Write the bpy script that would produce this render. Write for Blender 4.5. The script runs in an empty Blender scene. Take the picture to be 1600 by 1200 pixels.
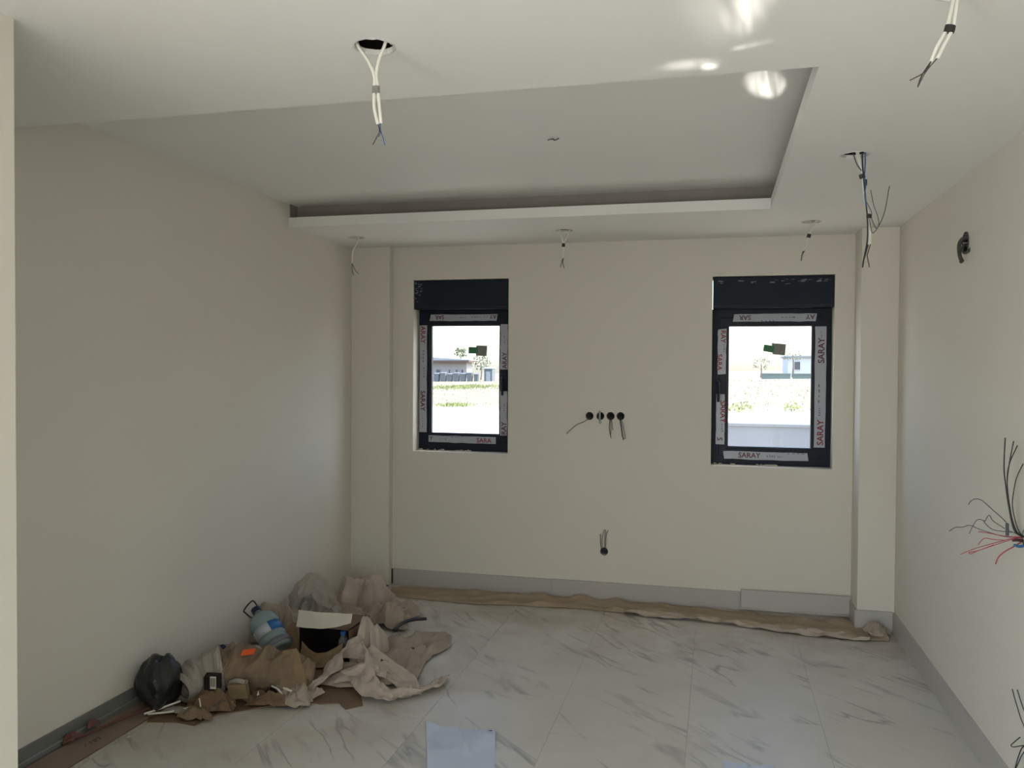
import bpy, bmesh, math, random
from mathutils import Vector, Matrix, noise
random.seed(7)
S = bpy.context.scene
C = S.collection
PI = math.pi
R = math.radians

# ------------------------------------------------------------------ camera, world, sun, lamps, exposure
cd = bpy.data.cameras.new('camera'); cam = bpy.data.objects.new('camera', cd); C.objects.link(cam); S.camera = cam
fw = Vector((-0.23892, 0.97083, -0.01989)); rt = Vector((0.97098, 0.23909, 0.00628)); up = Vector((-0.01085, 0.01781, 0.99978))
m = Matrix.Identity(4)
for i in range(3):
    m[i][0] = rt[i]; m[i][1] = up[i]; m[i][2] = -fw[i]
m.translation = (0, 0, 1.6)
cam.matrix_world = m
cd.sensor_width = 36; cd.lens = 36 * 1296.43 / 1600; cd.clip_start = .02; cd.clip_end = 600

S.view_settings.view_transform = 'Standard'; S.view_settings.look = 'None'
S.view_settings.gamma = 1; S.view_settings.use_curve_mapping = False
S.view_settings.exposure = 0.0

w = bpy.data.worlds.new('sky'); S.world = w; w.use_nodes = True
nt = w.node_tree; bg = nt.nodes['Background']
sky = nt.nodes.new('ShaderNodeTexSky'); sky.sky_type = 'NISHITA'; sky.sun_disc = False
sky.sun_elevation = R(55); sky.sun_rotation = R(90); sky.air_density = 1.0; sky.dust_density = 2.5; sky.ozone_density = 1.0
nt.links.new(sky.outputs[0], bg.inputs[0]); bg.inputs[1].default_value = 1.12

sd = bpy.data.lights.new('sun', 'SUN'); sun = bpy.data.objects.new('sun', sd); C.objects.link(sun)
sd.energy = 10.4; sd.angle = R(.6); sd.color = (1.0, .95, .86)
sun.rotation_euler = Vector((-.57, -.06, -.82)).to_track_quat('-Z', 'Y').to_euler()

def area(name, loc, direction, sx, sy, power, col):
    d = bpy.data.lights.new(name, 'AREA'); o = bpy.data.objects.new(name, d); C.objects.link(o)
    d.shape = 'RECTANGLE'; d.size = sx; d.size_y = sy; d.energy = power; d.color = col
    o.location = loc; o.rotation_euler = Vector(direction).to_track_quat('-Z', 'Z').to_euler()
    return o
# fill lamps added in the left opening: cool from above, warm from below
# the room behind the camera opens to the left, the back and the right; these lamps add to that daylight
area('left_opening_fill_cool', (-1.735, -.8, 1.3), (1, .30, -.50), 2.2, 1.8, 60, (.80, .91, 1.0))
area('left_opening_fill_warm', (-1.735, -.8, .3), (1, .45, .55), 2.2, .5, 33, (1.0, .91, .74))

# spot lamp added to imitate reflected sun: a narrow beam with drawn streaks
cl = bpy.data.lights.new('reflected_sun_gobo', 'SPOT'); clo = bpy.data.objects.new('reflected_sun_gobo', cl); C.objects.link(clo)
clo.location = (-.35, -2.6, .2)
cl.energy = 4200; cl.spot_size = R(16); cl.spot_blend = .35; cl.shadow_soft_size = .004; cl.color = (1, .98, .92)
clo.rotation_euler = (Vector((.115, 2.75, 2.53)) - clo.location).to_track_quat('-Z', 'Y').to_euler()

# ------------------------------------------------------------------ materials
def nn(t, k, **kw):
    n = t.nodes.new(k)
    for a, v in kw.items(): setattr(n, a, v)
    return n
def mat(name, col, rough=.6, var=.06, scale=6., bump=0., metal=0., spec=.5, alpha=None, trans=0.):
    M = bpy.data.materials.new(name); M.use_nodes = True
    t = M.node_tree; b = t.nodes['Principled BSDF']
    tc = nn(t, 'ShaderNodeTexCoord'); no = nn(t, 'ShaderNodeTexNoise'); no.inputs['Scale'].default_value = scale; no.inputs['Detail'].default_value = 5
    t.links.new(tc.outputs['Object'], no.inputs['Vector'])
    mx = nn(t, 'ShaderNodeMix', data_type='RGBA')
    mx.inputs[6].default_value = (*[c * (1 - var) for c in col], 1); mx.inputs[7].default_value = (*[min(1, c * (1 + var)) for c in col], 1)
    t.links.new(no.outputs[0], mx.inputs[0]); t.links.new(mx.outputs[2], b.inputs['Base Color'])
    b.inputs['Roughness'].default_value = rough; b.inputs['Metallic'].default_value = metal
    b.inputs['Specular IOR Level'].default_value = spec; b.inputs['Transmission Weight'].default_value = trans
    if bump:
        bp = nn(t, 'ShaderNodeBump'); bp.inputs['Strength'].default_value = bump; bp.inputs['Distance'].default_value = .01
        n2 = nn(t, 'ShaderNodeTexNoise'); n2.inputs['Scale'].default_value = scale * 6; n2.inputs['Detail'].default_value = 4
        t.links.new(tc.outputs['Object'], n2.inputs['Vector'])
        t.links.new(n2.outputs[0], bp.inputs['Height']); t.links.new(bp.outputs[0], b.inputs['Normal'])
    if alpha is not None:
        out = t.nodes['Material Output']; tr = nn(t, 'ShaderNodeBsdfTransparent'); ms = nn(t, 'ShaderNodeMixShader')
        tr.inputs[0].default_value = (*[min(1, .55 + c * .45) for c in col], 1)
        ms.inputs[0].default_value = alpha
        t.links.new(tr.outputs[0], ms.inputs[1]); t.links.new(b.outputs[0], ms.inputs[2]); t.links.new(ms.outputs[0], out.inputs[0])
    return M

M = {}
M['wall'] = mat('cream_wall_paint', (.725, .68, .59), .75, .02, 1.5, .03)
M['ceil'] = mat('white_ceiling_paint', (.84, .82, .765), .7, .02, 1.2, .02)
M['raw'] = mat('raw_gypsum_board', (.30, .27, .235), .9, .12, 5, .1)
M['concrete'] = mat('void_concrete', (.10, .095, .09), .95, .2, 3, .2)
M['rim'] = mat('torn_plaster_rim', (.72, .68, .64), .9, .12, 40, .3)
M['base'] = mat('grey_skirting', (.47, .44, .405), .5, .03, 2)
M['board'] = mat('grey_loose_skirting', (.17, .17, .155), .5, .08, 3)
M['boardedge'] = mat('pale_board_edge', (.30, .30, .28), .5, .05, 3)
M['anthracite'] = mat('anthracite_pvc', (.010, .015, .025), .42, .2, 8, spec=.2)
M['box'] = mat('roller_box_pvc', (.010, .016, .026), .5, .3, 5, spec=.2)
M['plaster'] = mat('plaster_smears', (.20, .22, .21), .9, .3, 30)
M['gasket_gap_shade'] = mat('black_gasket_gap_shade', (.010, .010, .016), .5, .1)
M['tape'] = mat('protective_film_tape', (.40, .42, .46), .35, .08, 30)
M['red'] = mat('red_print', (.23, .015, .03), .5, .05)
M['maroon'] = mat('dark_red_print', (.10, .02, .035), .5, .05)
M['greyprint'] = mat('grey_print', (.16, .17, .20), .5, .2, 60)
M['green'] = mat('green_sticker', (.03, .17, .07), .5, .1, 40)
M['greysticker'] = mat('grey_sticker', (.22, .23, .19), .6, .2, 50)
M['white_cable'] = mat('white_cable', (.78, .75, .66), .45, .04)
M['black_cable'] = mat('black_wire', (.018, .019, .021), .45, .1)
M['grey_wire'] = mat('grey_wire', (.075, .08, .08), .5, .1)
M['blue_wire'] = mat('blue_wire', (.03, .12, .30), .45, .1)
M['brown_wire'] = mat('brown_wire', (.07, .035, .025), .45, .1)
M['red_wire'] = mat('red_wire', (.38, .03, .06), .45, .1)
M['greytape'] = mat('grey_tape', (.22, .21, .18), .6, .1)
M['blacktape'] = mat('black_tape', (.02, .018, .016), .5, .1)
M['boxblack'] = mat('black_wall_box', (.008, .009, .014), .5, .2)
M['steel'] = mat('dull_steel', (.12, .14, .15), .4, .1, 20, metal=.6)
M['conduit'] = mat('grey_conduit', (.06, .06, .052), .6, .15, 20)
M['paper'] = mat('dusty_white_paper', (.47, .39, .32), .85, .10, 9, .15)
M['paper2'] = mat('beige_protective_paper', (.35, .285, .22), .85, .14, 9, .15)
M['papergrey'] = mat('greyish_plastic_film', (.38, .335, .285), .5, .1, 8, .1)
M['strip'] = mat('brown_masking_paper', (.36, .275, .19), .85, .22, 5, .2)
M['kraft'] = mat('kraft_cardboard', (.165, .10, .055), .85, .16, 8, .1)
M['kraft2'] = mat('tan_cardboard', (.23, .155, .08), .85, .12, 8, .1)
M['kraft3'] = mat('dusty_kraft_paper', (.215, .15, .09), .85, .3, 12, .3)
M['sackend'] = mat('pale_sack_paper', (.33, .295, .25), .8, .08, 10, .15)
M['darkbox'] = mat('dark_box_lining', (.012, .006, .004), .9, .3)
M['whitecard'] = mat('white_card', (.60, .55, .45), .7, .05)
M['orange'] = mat('orange_label', (.85, .12, .02), .5, .05)
M['blackbag'] = mat('black_plastic_bag', (.012, .013, .013), .35, .2, 10, .2)
M['jug'] = mat('pale_blue_plastic', (.34, .43, .43), .15, .05, 5, alpha=.62)
M['bluelabel'] = mat('blue_label', (.01, .11, .32), .4, .3, 25)
M['whitelabel'] = mat('white_label', (.45, .47, .50), .45, .1, 30)
M['bluecap'] = mat('dark_blue_cap', (.008, .014, .09), .4, .1)
M['navycap'] = mat('navy_cap', (.012, .016, .045), .4, .1)
M['lightcap'] = mat('light_blue_cap', (.04, .14, .42), .4, .1)
M['clear'] = mat('clear_bottle', (.30, .29, .28), .1, .05, alpha=.45)
M['redboard'] = mat('red_brown_board', (.205, .145, .11), .8, .18, 6, .1)
M['redhose'] = mat('red_brown_tube', (.13, .055, .038), .6, .15)
M['pink'] = mat('dull_red_rag', (.17, .07, .06), .9, .2, 20)
M['ink'] = mat('dark_marker_ink', (.06, .03, .03), .7, .1)
M['bluesheet'] = mat('pale_blue_paper', (.56, .62, .75), .6, .05, 6)
M['scrap'] = mat('white_scrap', (.75, .70, .58), .8, .05)
M['dark'] = mat('dark_rubble', (.05, .04, .03), .9, .2)
M['grout'] = mat('grey_grout', (.40, .385, .35), .9, .1)
# outdoors
M['field'] = mat('dry_field', (.15, .132, .09), 1, .3, .6)
def pale_near(m_):                                  # bare pale earth near the house, dry field farther out
    t = m_.node_tree; b = t.nodes['Principled BSDF']; old = b.inputs['Base Color'].links[0].from_socket
    g = nn(t, 'ShaderNodeNewGeometry'); sx = nn(t, 'ShaderNodeSeparateXYZ'); mr = nn(t, 'ShaderNodeMapRange'); no = nn(t, 'ShaderNodeTexNoise'); ad = nn(t, 'ShaderNodeMath', operation='MULTIPLY_ADD')
    no.inputs['Scale'].default_value = .35; no.inputs['Detail'].default_value = 6
    t.links.new(g.outputs['Position'], sx.inputs[0]); t.links.new(g.outputs['Position'], no.inputs['Vector'])
    ad.inputs[1].default_value = 14; t.links.new(no.outputs[0], ad.inputs[0]); t.links.new(sx.outputs[1], ad.inputs[2])
    mr.inputs[1].default_value = 34; mr.inputs[2].default_value = 38; t.links.new(ad.outputs[0], mr.inputs[0])
    mx = nn(t, 'ShaderNodeMix', data_type='RGBA'); mx.inputs[6].default_value = (.50, .47, .42, 1); t.links.new(mr.outputs[0], mx.inputs[0]); t.links.new(old, mx.inputs[7]); t.links.new(mx.outputs[2], b.inputs['Base Color'])
pale_near(M['field'])
M['terrace'] = mat('pale_terrace', (.50, .47, .41), .9, .08, 2)
M['grass'] = mat('dry_green_grass', (.19, .215, .085), 1, .3, 3)
M['render'] = mat('pale_render', (.27, .245, .235), .9, .05, 1)
M['roof'] = mat('grey_roof', (.24, .26, .27), .7, .1, 2)
M['fascia'] = mat('brown_fascia', (.15, .10, .085), .8, .1)
M['extwin'] = mat('far_window', (.06, .07, .09), .2, .1)
M['crate'] = mat('grey_bin_plastic', (.10, .11, .115), .6, .2, 4)
M['bark'] = mat('bark', (.16, .13, .10), .9, .2, 8)
M['leaf'] = mat('tree_leaves', (.055, .075, .04), .9, .3, 3)
M['hedge'] = mat('grey_green_block', (.13, .165, .145), .9, .15, 2)
M['whitehouse'] = mat('white_house_render', (.50, .49, .48), .85, .04, 2)
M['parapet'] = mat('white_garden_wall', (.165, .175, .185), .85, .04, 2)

def window_glass():
    m_ = bpy.data.materials.new('window_glass'); m_.use_nodes = True; t = m_.node_tree; t.nodes.clear()
    out = nn(t, 'ShaderNodeOutputMaterial'); tr = nn(t, 'ShaderNodeBsdfTransparent'); gl = nn(t, 'ShaderNodeBsdfGlossy'); ms = nn(t, 'ShaderNodeMixShader')
    no = nn(t, 'ShaderNodeTexNoise'); no.inputs['Scale'].default_value = 3; mr = nn(t, 'ShaderNodeMapRange')
    mr.inputs[3].default_value = .012; mr.inputs[4].default_value = .02
    tr.inputs[0].default_value = (.95, .96, .96, 1); gl.inputs['Roughness'].default_value = .03
    t.links.new(no.outputs[0], mr.inputs[0]); t.links.new(mr.outputs[0], ms.inputs[0])
    t.links.new(tr.outputs[0], ms.inputs[1]); t.links.new(gl.outputs[0], ms.inputs[2]); t.links.new(ms.outputs[0], out.inputs[0])
    return m_
M['glass'] = window_glass()

def tile_mat():
    m_ = bpy.data.materials.new('marble_tile'); m_.use_nodes = True; t = m_.node_tree; b = t.nodes['Principled BSDF']
    L = t.links.new
    geo = nn(t, 'ShaderNodeNewGeometry'); oi = nn(t, 'ShaderNodeObjectInfo')
    tc = nn(t, 'ShaderNodeTexCoord')
    off = nn(t, 'ShaderNodeVectorMath', operation='SCALE'); off.inputs[0].default_value = (13, 7, 5)
    fl = nn(t, 'ShaderNodeMath', operation='MULTIPLY'); fl.inputs[1].default_value = 3.99
    f2 = nn(t, 'ShaderNodeMath', operation='FLOOR'); L(oi.outputs['Random'], fl.inputs[0]); L(fl.outputs[0], f2.inputs[0]); L(f2.outputs[0], off.inputs['Scale'])
    add = nn(t, 'ShaderNodeVectorMath', operation='ADD'); L(tc.outputs['Object'], add.inputs[0]); L(off.outputs[0], add.inputs[1])
    rot = nn(t, 'ShaderNodeVectorRotate'); rot.inputs['Angle'].default_value = R(47); L(add.outputs[0], rot.inputs['Vector'])
    mp = nn(t, 'ShaderNodeVectorMath', operation='MULTIPLY'); mp.inputs[1].default_value = (1.5, 5.6, 1); L(rot.outputs[0], mp.inputs[0])
    n1 = nn(t, 'ShaderNodeTexNoise'); n1.inputs['Scale'].default_value = 1.0; n1.inputs['Detail'].default_value = 3.5; n1.inputs['Distortion'].default_value = .3; L(mp.outputs[0], n1.inputs['Vector'])
    r1 = nn(t, 'ShaderNodeValToRGB'); e = r1.color_ramp.elements; e[0].position = .31; e[0].color = (1, 1, 1, 1); e[1].position = .385; e[1].color = (0, 0, 0, 1); L(n1.outputs[0], r1.inputs[0])
    # thin branching lines
    mp2 = nn(t, 'ShaderNodeVectorMath', operation='MULTIPLY'); mp2.inputs[1].default_value = (.8, 4.6, 1); L(rot.outputs[0], mp2.inputs[0])
    n2 = nn(t, 'ShaderNodeTexNoise'); n2.inputs['Scale'].default_value = 1.3; n2.inputs['Detail'].default_value = 3; n2.inputs['Distortion'].default_value = .35; L(mp2.outputs[0], n2.inputs['Vector'])
    s = nn(t, 'ShaderNodeMath', operation='SUBTRACT'); s.inputs[1].default_value = .5; L(n2.outputs[0], s.inputs[0])
    a = nn(t, 'ShaderNodeMath', operation='ABSOLUTE'); L(s.outputs[0], a.inputs[0])
    r2 = nn(t, 'ShaderNodeValToRGB'); e = r2.color_ramp.elements; e[0].position = 0; e[0].color = (1, 1, 1, 1); e[1].position = .03; e[1].color = (0, 0, 0, 1); L(a.outputs[0], r2.inputs[0])
    n3 = nn(t, 'ShaderNodeTexNoise'); n3.inputs['Scale'].default_value = 2.6; L(add.outputs[0], n3.inputs['Vector'])
    r3 = nn(t, 'ShaderNodeValToRGB'); e = r3.color_ramp.elements; e[0].position = .46; e[0].color = (0, 0, 0, 1); e[1].position = .60; e[1].color = (1, 1, 1, 1); L(n3.outputs[0], r3.inputs[0])
    mm = nn(t, 'ShaderNodeMath', operation='MULTIPLY'); L(r2.outputs[0], mm.inputs[0]); L(r3.outputs[0], mm.inputs[1])
    m2 = nn(t, 'ShaderNodeMath', operation='MULTIPLY'); m2.inputs[1].default_value = .75; L(r1.outputs[0], m2.inputs[0])
    mxm = nn(t, 'ShaderNodeMath', operation='MAXIMUM'); L(m2.outputs[0], mxm.inputs[0]); L(mm.outputs[0], mxm.inputs[1])
    vm = nn(t, 'ShaderNodeMath', operation='MULTIPLY'); vm.inputs[1].default_value = .9; L(mxm.outputs[0], vm.inputs[0])
    c1 = nn(t, 'ShaderNodeMix', data_type='RGBA'); c1.inputs[6].default_value = (.625, .60, .545, 1); c1.inputs[7].default_value = (.285, .28, .265, 1); L(vm.outputs[0], c1.inputs[0])
    # building dust, thickest towards the debris corner and the back wall
    sx = nn(t, 'ShaderNodeSeparateXYZ'); L(geo.outputs['Position'], sx.inputs[0])
    ya = nn(t, 'ShaderNodeMapRange'); ya.inputs[1].default_value = 4.3; ya.inputs[2].default_value = 5.7; L(sx.outputs[1], ya.inputs[0])
    dv = nn(t, 'ShaderNodeVectorMath', operation='DISTANCE'); dv.inputs[1].default_value = (-2.25, 4.1, 0); L(geo.outputs['Position'], dv.inputs[0])
    db = nn(t, 'ShaderNodeMapRange'); db.inputs[1].default_value = 1.35; db.inputs[2].default_value = .55; L(dv.outputs['Value'], db.inputs[0])
    mx2 = nn(t, 'ShaderNodeMath', operation='MAXIMUM'); L(ya.outputs[0], mx2.inputs[0]); L(db.outputs[0], mx2.inputs[1])
    n4 = nn(t, 'ShaderNodeTexNoise'); n4.inputs['Scale'].default_value = 2.2; n4.inputs['Detail'].default_value = 7; n4.inputs['Roughness'].default_value = .65; L(geo.outputs['Position'], n4.inputs['Vector'])
    q = nn(t, 'ShaderNodeMath', operation='MULTIPLY_ADD'); q.inputs[1].default_value = .80; q.inputs[2].default_value = .20; L(mx2.outputs[0], q.inputs[0])
    q2 = nn(t, 'ShaderNodeMath', operation='MULTIPLY'); L(q.outputs[0], q2.inputs[0])
    r4 = nn(t, 'ShaderNodeMapRange'); r4.inputs[1].default_value = .3; r4.inputs[2].default_value = .68; L(n4.outputs[0], r4.inputs[0]); L(r4.outputs[0], q2.inputs[1])
    c2 = nn(t, 'ShaderNodeMix', data_type='RGBA'); c2.inputs[7].default_value = (.36, .285, .205, 1); L(c1.outputs[2], c2.inputs[6]); L(q2.outputs[0], c2.inputs[0])
    L(c2.outputs[2], b.inputs['Base Color'])
    rr = nn(t, 'ShaderNodeMapRange'); rr.inputs[3].default_value = .33; rr.inputs[4].default_value = .7; L(q2.outputs[0], rr.inputs[0]); L(rr.outputs[0], b.inputs['Roughness'])
    b.inputs['Specular IOR Level'].default_value = .4
    return m_
M['tile'] = tile_mat()

# ------------------------------------------------------------------ helpers
ORG = {}
def obj(name, bm, m_, parent=None, loc=None, smooth=False, bevel=0., solid=0.):
    """links a bmesh built in room coordinates as ONE mesh object (origin at its thing's base)"""
    o0 = ORG.get(parent.name, Vector()) if parent else Vector(loc or (0, 0, 0))
    bm.transform(Matrix.Translation(-o0))
    me = bpy.data.meshes.new(name); bm.normal_update(); bm.to_mesh(me); bm.free()
    o = bpy.data.objects.new(name, me); C.objects.link(o)
    for q in (m_ if isinstance(m_, (list, tuple)) else [m_]): me.materials.append(q)
    if smooth:
        for p in me.polygons: p.use_smooth = True
    if parent: o.parent = parent
    else: o.location = o0
    ORG[o.name] = o0
    if solid:
        s_ = o.modifiers.new('thickness', 'SOLIDIFY'); s_.thickness = solid; s_.offset = 0
    if bevel:
        b_ = o.modifiers.new('bevel', 'BEVEL'); b_.width = bevel; b_.segments = 2; b_.limit_method = 'ANGLE'
    return o
def thing(name, label, cat, loc, group=None):
    o = bpy.data.objects.new(name, None); C.objects.link(o); o.location = loc; o.empty_display_size = .05
    ORG[o.name] = Vector(loc); return tag(o, label, cat, group)
def tag(o, label, cat, group=None):
    o['label'] = label; o['category'] = cat
    if group: o['group'] = group
    return o
def struct(name, bm, m_, parent=None, **k):
    o = obj(name, bm, m_, parent, **k)
    if not parent: o['kind'] = 'structure'
    return o
def stuff(o): o['kind'] = 'stuff'; return o

def box(x0, x1, y0, y1, z0, z1, bm=None):
    bm = bm or bmesh.new()
    v = [bm.verts.new(p) for p in ((x0, y0, z0), (x1, y0, z0), (x1, y1, z0), (x0, y1, z0), (x0, y0, z1), (x1, y0, z1), (x1, y1, z1), (x0, y1, z1))]
    for f in ((0, 3, 2, 1), (4, 5, 6, 7), (0, 1, 5, 4), (1, 2, 6, 5), (2, 3, 7, 6), (3, 0, 4, 7)): bm.faces.new([v[i] for i in f])
    return bm
def obox(c, ax, ay, az, bm=None):
    """box from centre and three half-axis vectors"""
    bm = bm or bmesh.new(); c, ax, ay, az = map(Vector, (c, ax, ay, az))
    v = [bm.verts.new(c + sx * ax + sy * ay + sz * az) for sx, sy, sz in ((-1, -1, -1), (1, -1, -1), (1, 1, -1), (-1, 1, -1), (-1, -1, 1), (1, -1, 1), (1, 1, 1), (-1, 1, 1))]
    for f in ((0, 3, 2, 1), (4, 5, 6, 7), (0, 1, 5, 4), (1, 2, 6, 5), (2, 3, 7, 6), (3, 0, 4, 7)): bm.faces.new([v[i] for i in f])
    return bm
def catmull(P, n=6):
    P = [Vector(p) for p in P]
    if len(P) < 3: return P
    Q = [2 * P[0] - P[1]] + P + [2 * P[-1] - P[-2]]; out = []
    for i in range(1, len(Q) - 2):
        for k in range(n):
            t = k / n; a, b, c, d = Q[i - 1:i + 3]
            out.append(.5 * ((2 * b) + (c - a) * t + (2 * a - 5 * b + 4 * c - d) * t * t + (3 * b - a - 3 * c + d) * t ** 3))
    return out + [P[-1]]
def tube(P, r, seg=8, bm=None, smooth=True, n=6):
    bm = bm or bmesh.new(); P = catmull(P, n) if smooth else [Vector(p) for p in P]
    rings = []; nrm = None
    for i, p in enumerate(P):
        t = (P[min(i + 1, len(P) - 1)] - P[max(i - 1, 0)])
        t = t.normalized() if t.length > 1e-9 else Vector((0, 0, 1))
        if nrm is None: nrm = t.orthogonal().normalized()
        nrm = (nrm - t * nrm.dot(t)); nrm = nrm.normalized() if nrm.length > 1e-6 else t.orthogonal().normalized()
        b = t.cross(nrm); rr = r[min(i, len(r) - 1)] if isinstance(r, (list, tuple)) else r
        rings.append([bm.verts.new(p + (nrm * math.cos(2 * PI * k / seg) + b * math.sin(2 * PI * k / seg)) * rr) for k in range(seg)])
    for a, b in zip(rings, rings[1:]):
        for k in range(seg): bm.faces.new((a[k], a[(k + 1) % seg], b[(k + 1) % seg], b[k]))
    bm.faces.new(rings[0][::-1]); bm.faces.new(rings[-1])
    return bm
def lathe(prof, M4, seg=28, bm=None, cap=True):
    bm = bm or bmesh.new(); rings = []
    for r, z in prof: rings.append([bm.verts.new(M4 @ Vector((r * math.cos(2 * PI * k / seg), r * math.sin(2 * PI * k / seg), z))) for k in range(seg)])
    for a, b in zip(rings, rings[1:]):
        for k in range(seg): bm.faces.new((a[k], a[(k + 1) % seg], b[(k + 1) % seg], b[k]))
    if cap: bm.faces.new(rings[0][::-1]); bm.faces.new(rings[-1])
    return bm
def circle(cx, cy, r, n=28, rag=0., seed=0):
    rnd = random.Random(seed)
    return [(cx + (r * (1 + rag * rnd.uniform(-1, 1))) * math.cos(2 * PI * k / n), cy + (r * (1 + rag * rnd.uniform(-1, 1))) * math.sin(2 * PI * k / n)) for k in range(n)]
def slab(outer, holes, to3, t0, t1):
    """flat plate with holes: 2-D loops filled at t0 and extruded to t1; to3(u, v, t) -> point"""
    bm = bmesh.new(); ed = []
    for lp in [outer] + holes:
        v = [bm.verts.new(to3(a, b, t0)) for a, b in lp]
        ed += [bm.edges.new((v[i], v[(i + 1) % len(v)])) for i in range(len(v))]
    bmesh.ops.triangle_fill(bm, use_beauty=True, use_dissolve=False, edges=ed)
    d = Vector(to3(0, 0, t1)) - Vector(to3(0, 0, t0))
    r_ = bmesh.ops.extrude_face_region(bm, geom=bm.faces[:])
    bmesh.ops.translate(bm, vec=d, verts=[g for g in r_['geom'] if isinstance(g, bmesh.types.BMVert)])
    bmesh.ops.recalc_face_normals(bm, faces=bm.faces)
    return bm
def rect(a, b, c, d): return [(a, c), (b, c), (b, d), (a, d)]
def text_bm(body, size, M4):
    cu = bpy.data.curves.new('t', 'FONT'); cu.body = body; cu.size = size; cu.extrude = .0002; cu.resolution_u = 3; cu.offset = size * .022
    to = bpy.data.objects.new('t', cu); C.objects.link(to)
    dg = bpy.context.evaluated_depsgraph_get(); dg.update()
    me = bpy.data.meshes.new_from_object(to.evaluated_get(dg))
    bm = bmesh.new(); bm.from_mesh(me); bm.transform(M4)
    bpy.data.objects.remove(to); bpy.data.curves.remove(cu); bpy.data.meshes.remove(me)
    return bm
def ridged(x, y, seed, k=7, f0=1.0):
    """folded-paper relief: creases of random direction"""
    rnd = random.Random(seed); z = 0
    for i in range(k):
        a = rnd.uniform(0, PI); f = f0 * rnd.uniform(1.2, 4.2); ph = rnd.uniform(0, 6)
        u = (x * math.cos(a) + y * math.sin(a)) * f + ph
        z += (abs((u % 2) - 1) - .5) / (f ** .6)
    return z
def crumple(c, sx, sy, h, seed, rot=0., n=34, rough=.35, profile=None, lift=.01, f0=1.0):
    """one crumpled sheet: irregular outline, creased dome standing on the floor"""
    rnd = random.Random(seed); bm = bmesh.new(); G = []
    ph = [rnd.uniform(0, 6) for _ in range(6)]
    for j in range(n + 1):
        row = []
        for i in range(n + 1):
            u = 2 * i / n - 1; v = 2 * j / n - 1
            ang = math.atan2(v, u); e = 1 + .12 * noise.noise((math.cos(ang) * 4, math.sin(ang) * 4, seed)) + .14 * math.sin(3 * ang + ph[0]) + .10 * math.sin(5 * ang + ph[1]) + .05 * math.sin(9 * ang + ph[2])
            rr = max(abs(u), abs(v)); rd = math.hypot(u, v)
            k = (.55 + .45 * rr / max(rd, 1e-6)) * e
            x = u * k; y = v * k
            dome = max(0, 1 - rr ** 2.6) if profile is None else profile(u, v)
            q = ridged(u, v, seed + 5, 7, f0)
            q2 = noise.noise((u * 1.3 + seed, v * 1.3, seed * .7)); q = q + .38 * ridged(u, v, seed + 60, 6, f0 * 2.6)
            z = h * dome ** .8 * (.80 + .45 * q2) + h * rough * .55 * q * min(1, 1.6 * dome) + h * rough * .25 * max(0, q + .2) * (1 - dome) + lift
            dx = .10 * noise.noise((u * 2.2, v * 2.2, seed * 1.7)); dy = .10 * noise.noise((u * 2.2, v * 2.2, seed * 3.1 + 9))
            x, y = (x + dx) * sx, (y + dy) * sy
            row.append(bm.verts.new((c[0] + x * math.cos(rot) - y * math.sin(rot), c[1] + x * math.sin(rot) + y * math.cos(rot), c[2] + max(.003, z))))
        G.append(row)
    for j in range(n):
        for i in range(n):
            a, b, d, e_ = G[j][i], G[j][i + 1], G[j + 1][i + 1], G[j + 1][i]
            if (i + j) % 2: bm.faces.new((a, b, d)); bm.faces.new((a, d, e_))
            else: bm.faces.new((a, b, e_)); bm.faces.new((b, d, e_))
    return bm
def ribbon(P, W, seed, amp=.01, cross=8, n=7):
    """wide crumpled band swept along P; W = half-width vectors per point"""
    bm = bmesh.new(); PP = catmull(P, n); WW = catmull(W, n); G = []
    for i, (p, w_) in enumerate(zip(PP, WW)):
        row = []
        t = (PP[min(i + 1, len(PP) - 1)] - PP[max(i - 1, 0)]).normalized(); nr = t.cross(w_).normalized() if t.cross(w_).length > 1e-9 else Vector((0, 0, 1))
        for k in range(cross + 1):
            s = 2 * k / cross - 1
            q = ridged(i * .14, s * .9, seed, 6, 1.1)
            pt = p + w_ * (s + .06 * noise.noise((i * .3, seed, s))) + nr * (amp * q + amp * .8 * noise.noise((i * .25, s * 1.5, seed + .5)))
            pt.z = max(.004, pt.z); row.append(bm.verts.new(pt))
        G.append(row)
    for a, b in zip(G, G[1:]):
        for k in range(cross): bm.faces.new((a[k], a[k + 1], b[k + 1], b[k]))
    return bm

# ------------------------------------------------------------------ room dimensions
xL, xR, yB, yF = -2.604, 1.073, 5.703, -3.6
H, HU = 2.469, 2.612
tf, tb, tx = 2.54, 4.716, .277           # edges of the recessed ceiling tray
xP, yP = -1.725, 1.745                   # entrance wall on the left

# floor slab, then tiles one by one
fl = struct('floor', box(-2.9, 1.35, -3.9, 6.0, -.2, -.0012), M['grout'])
tw, tl = .585, 1.17
j0x, j0y = -.107, 3.93
k = 0
for ix in range(-5, 4):
    for iy in range(-7, 3):
        a0 = j0x + ix * tw; b0 = j0y + iy * tl - (.39 if ix % 2 else 0)
        x0, x1 = max(a0, xL), min(a0 + tw, xR); y0, y1 = max(b0, yF), min(b0 + tl, yB)
        if x1 - x0 < .03 or y1 - y0 < .03: continue
        g = .0009
        bm = box(x0 + g, x1 - g, y0 + g, y1 - g, -.008, 0.0)
        o = obj('tile', bm, M['tile'], fl); k += 1

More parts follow.
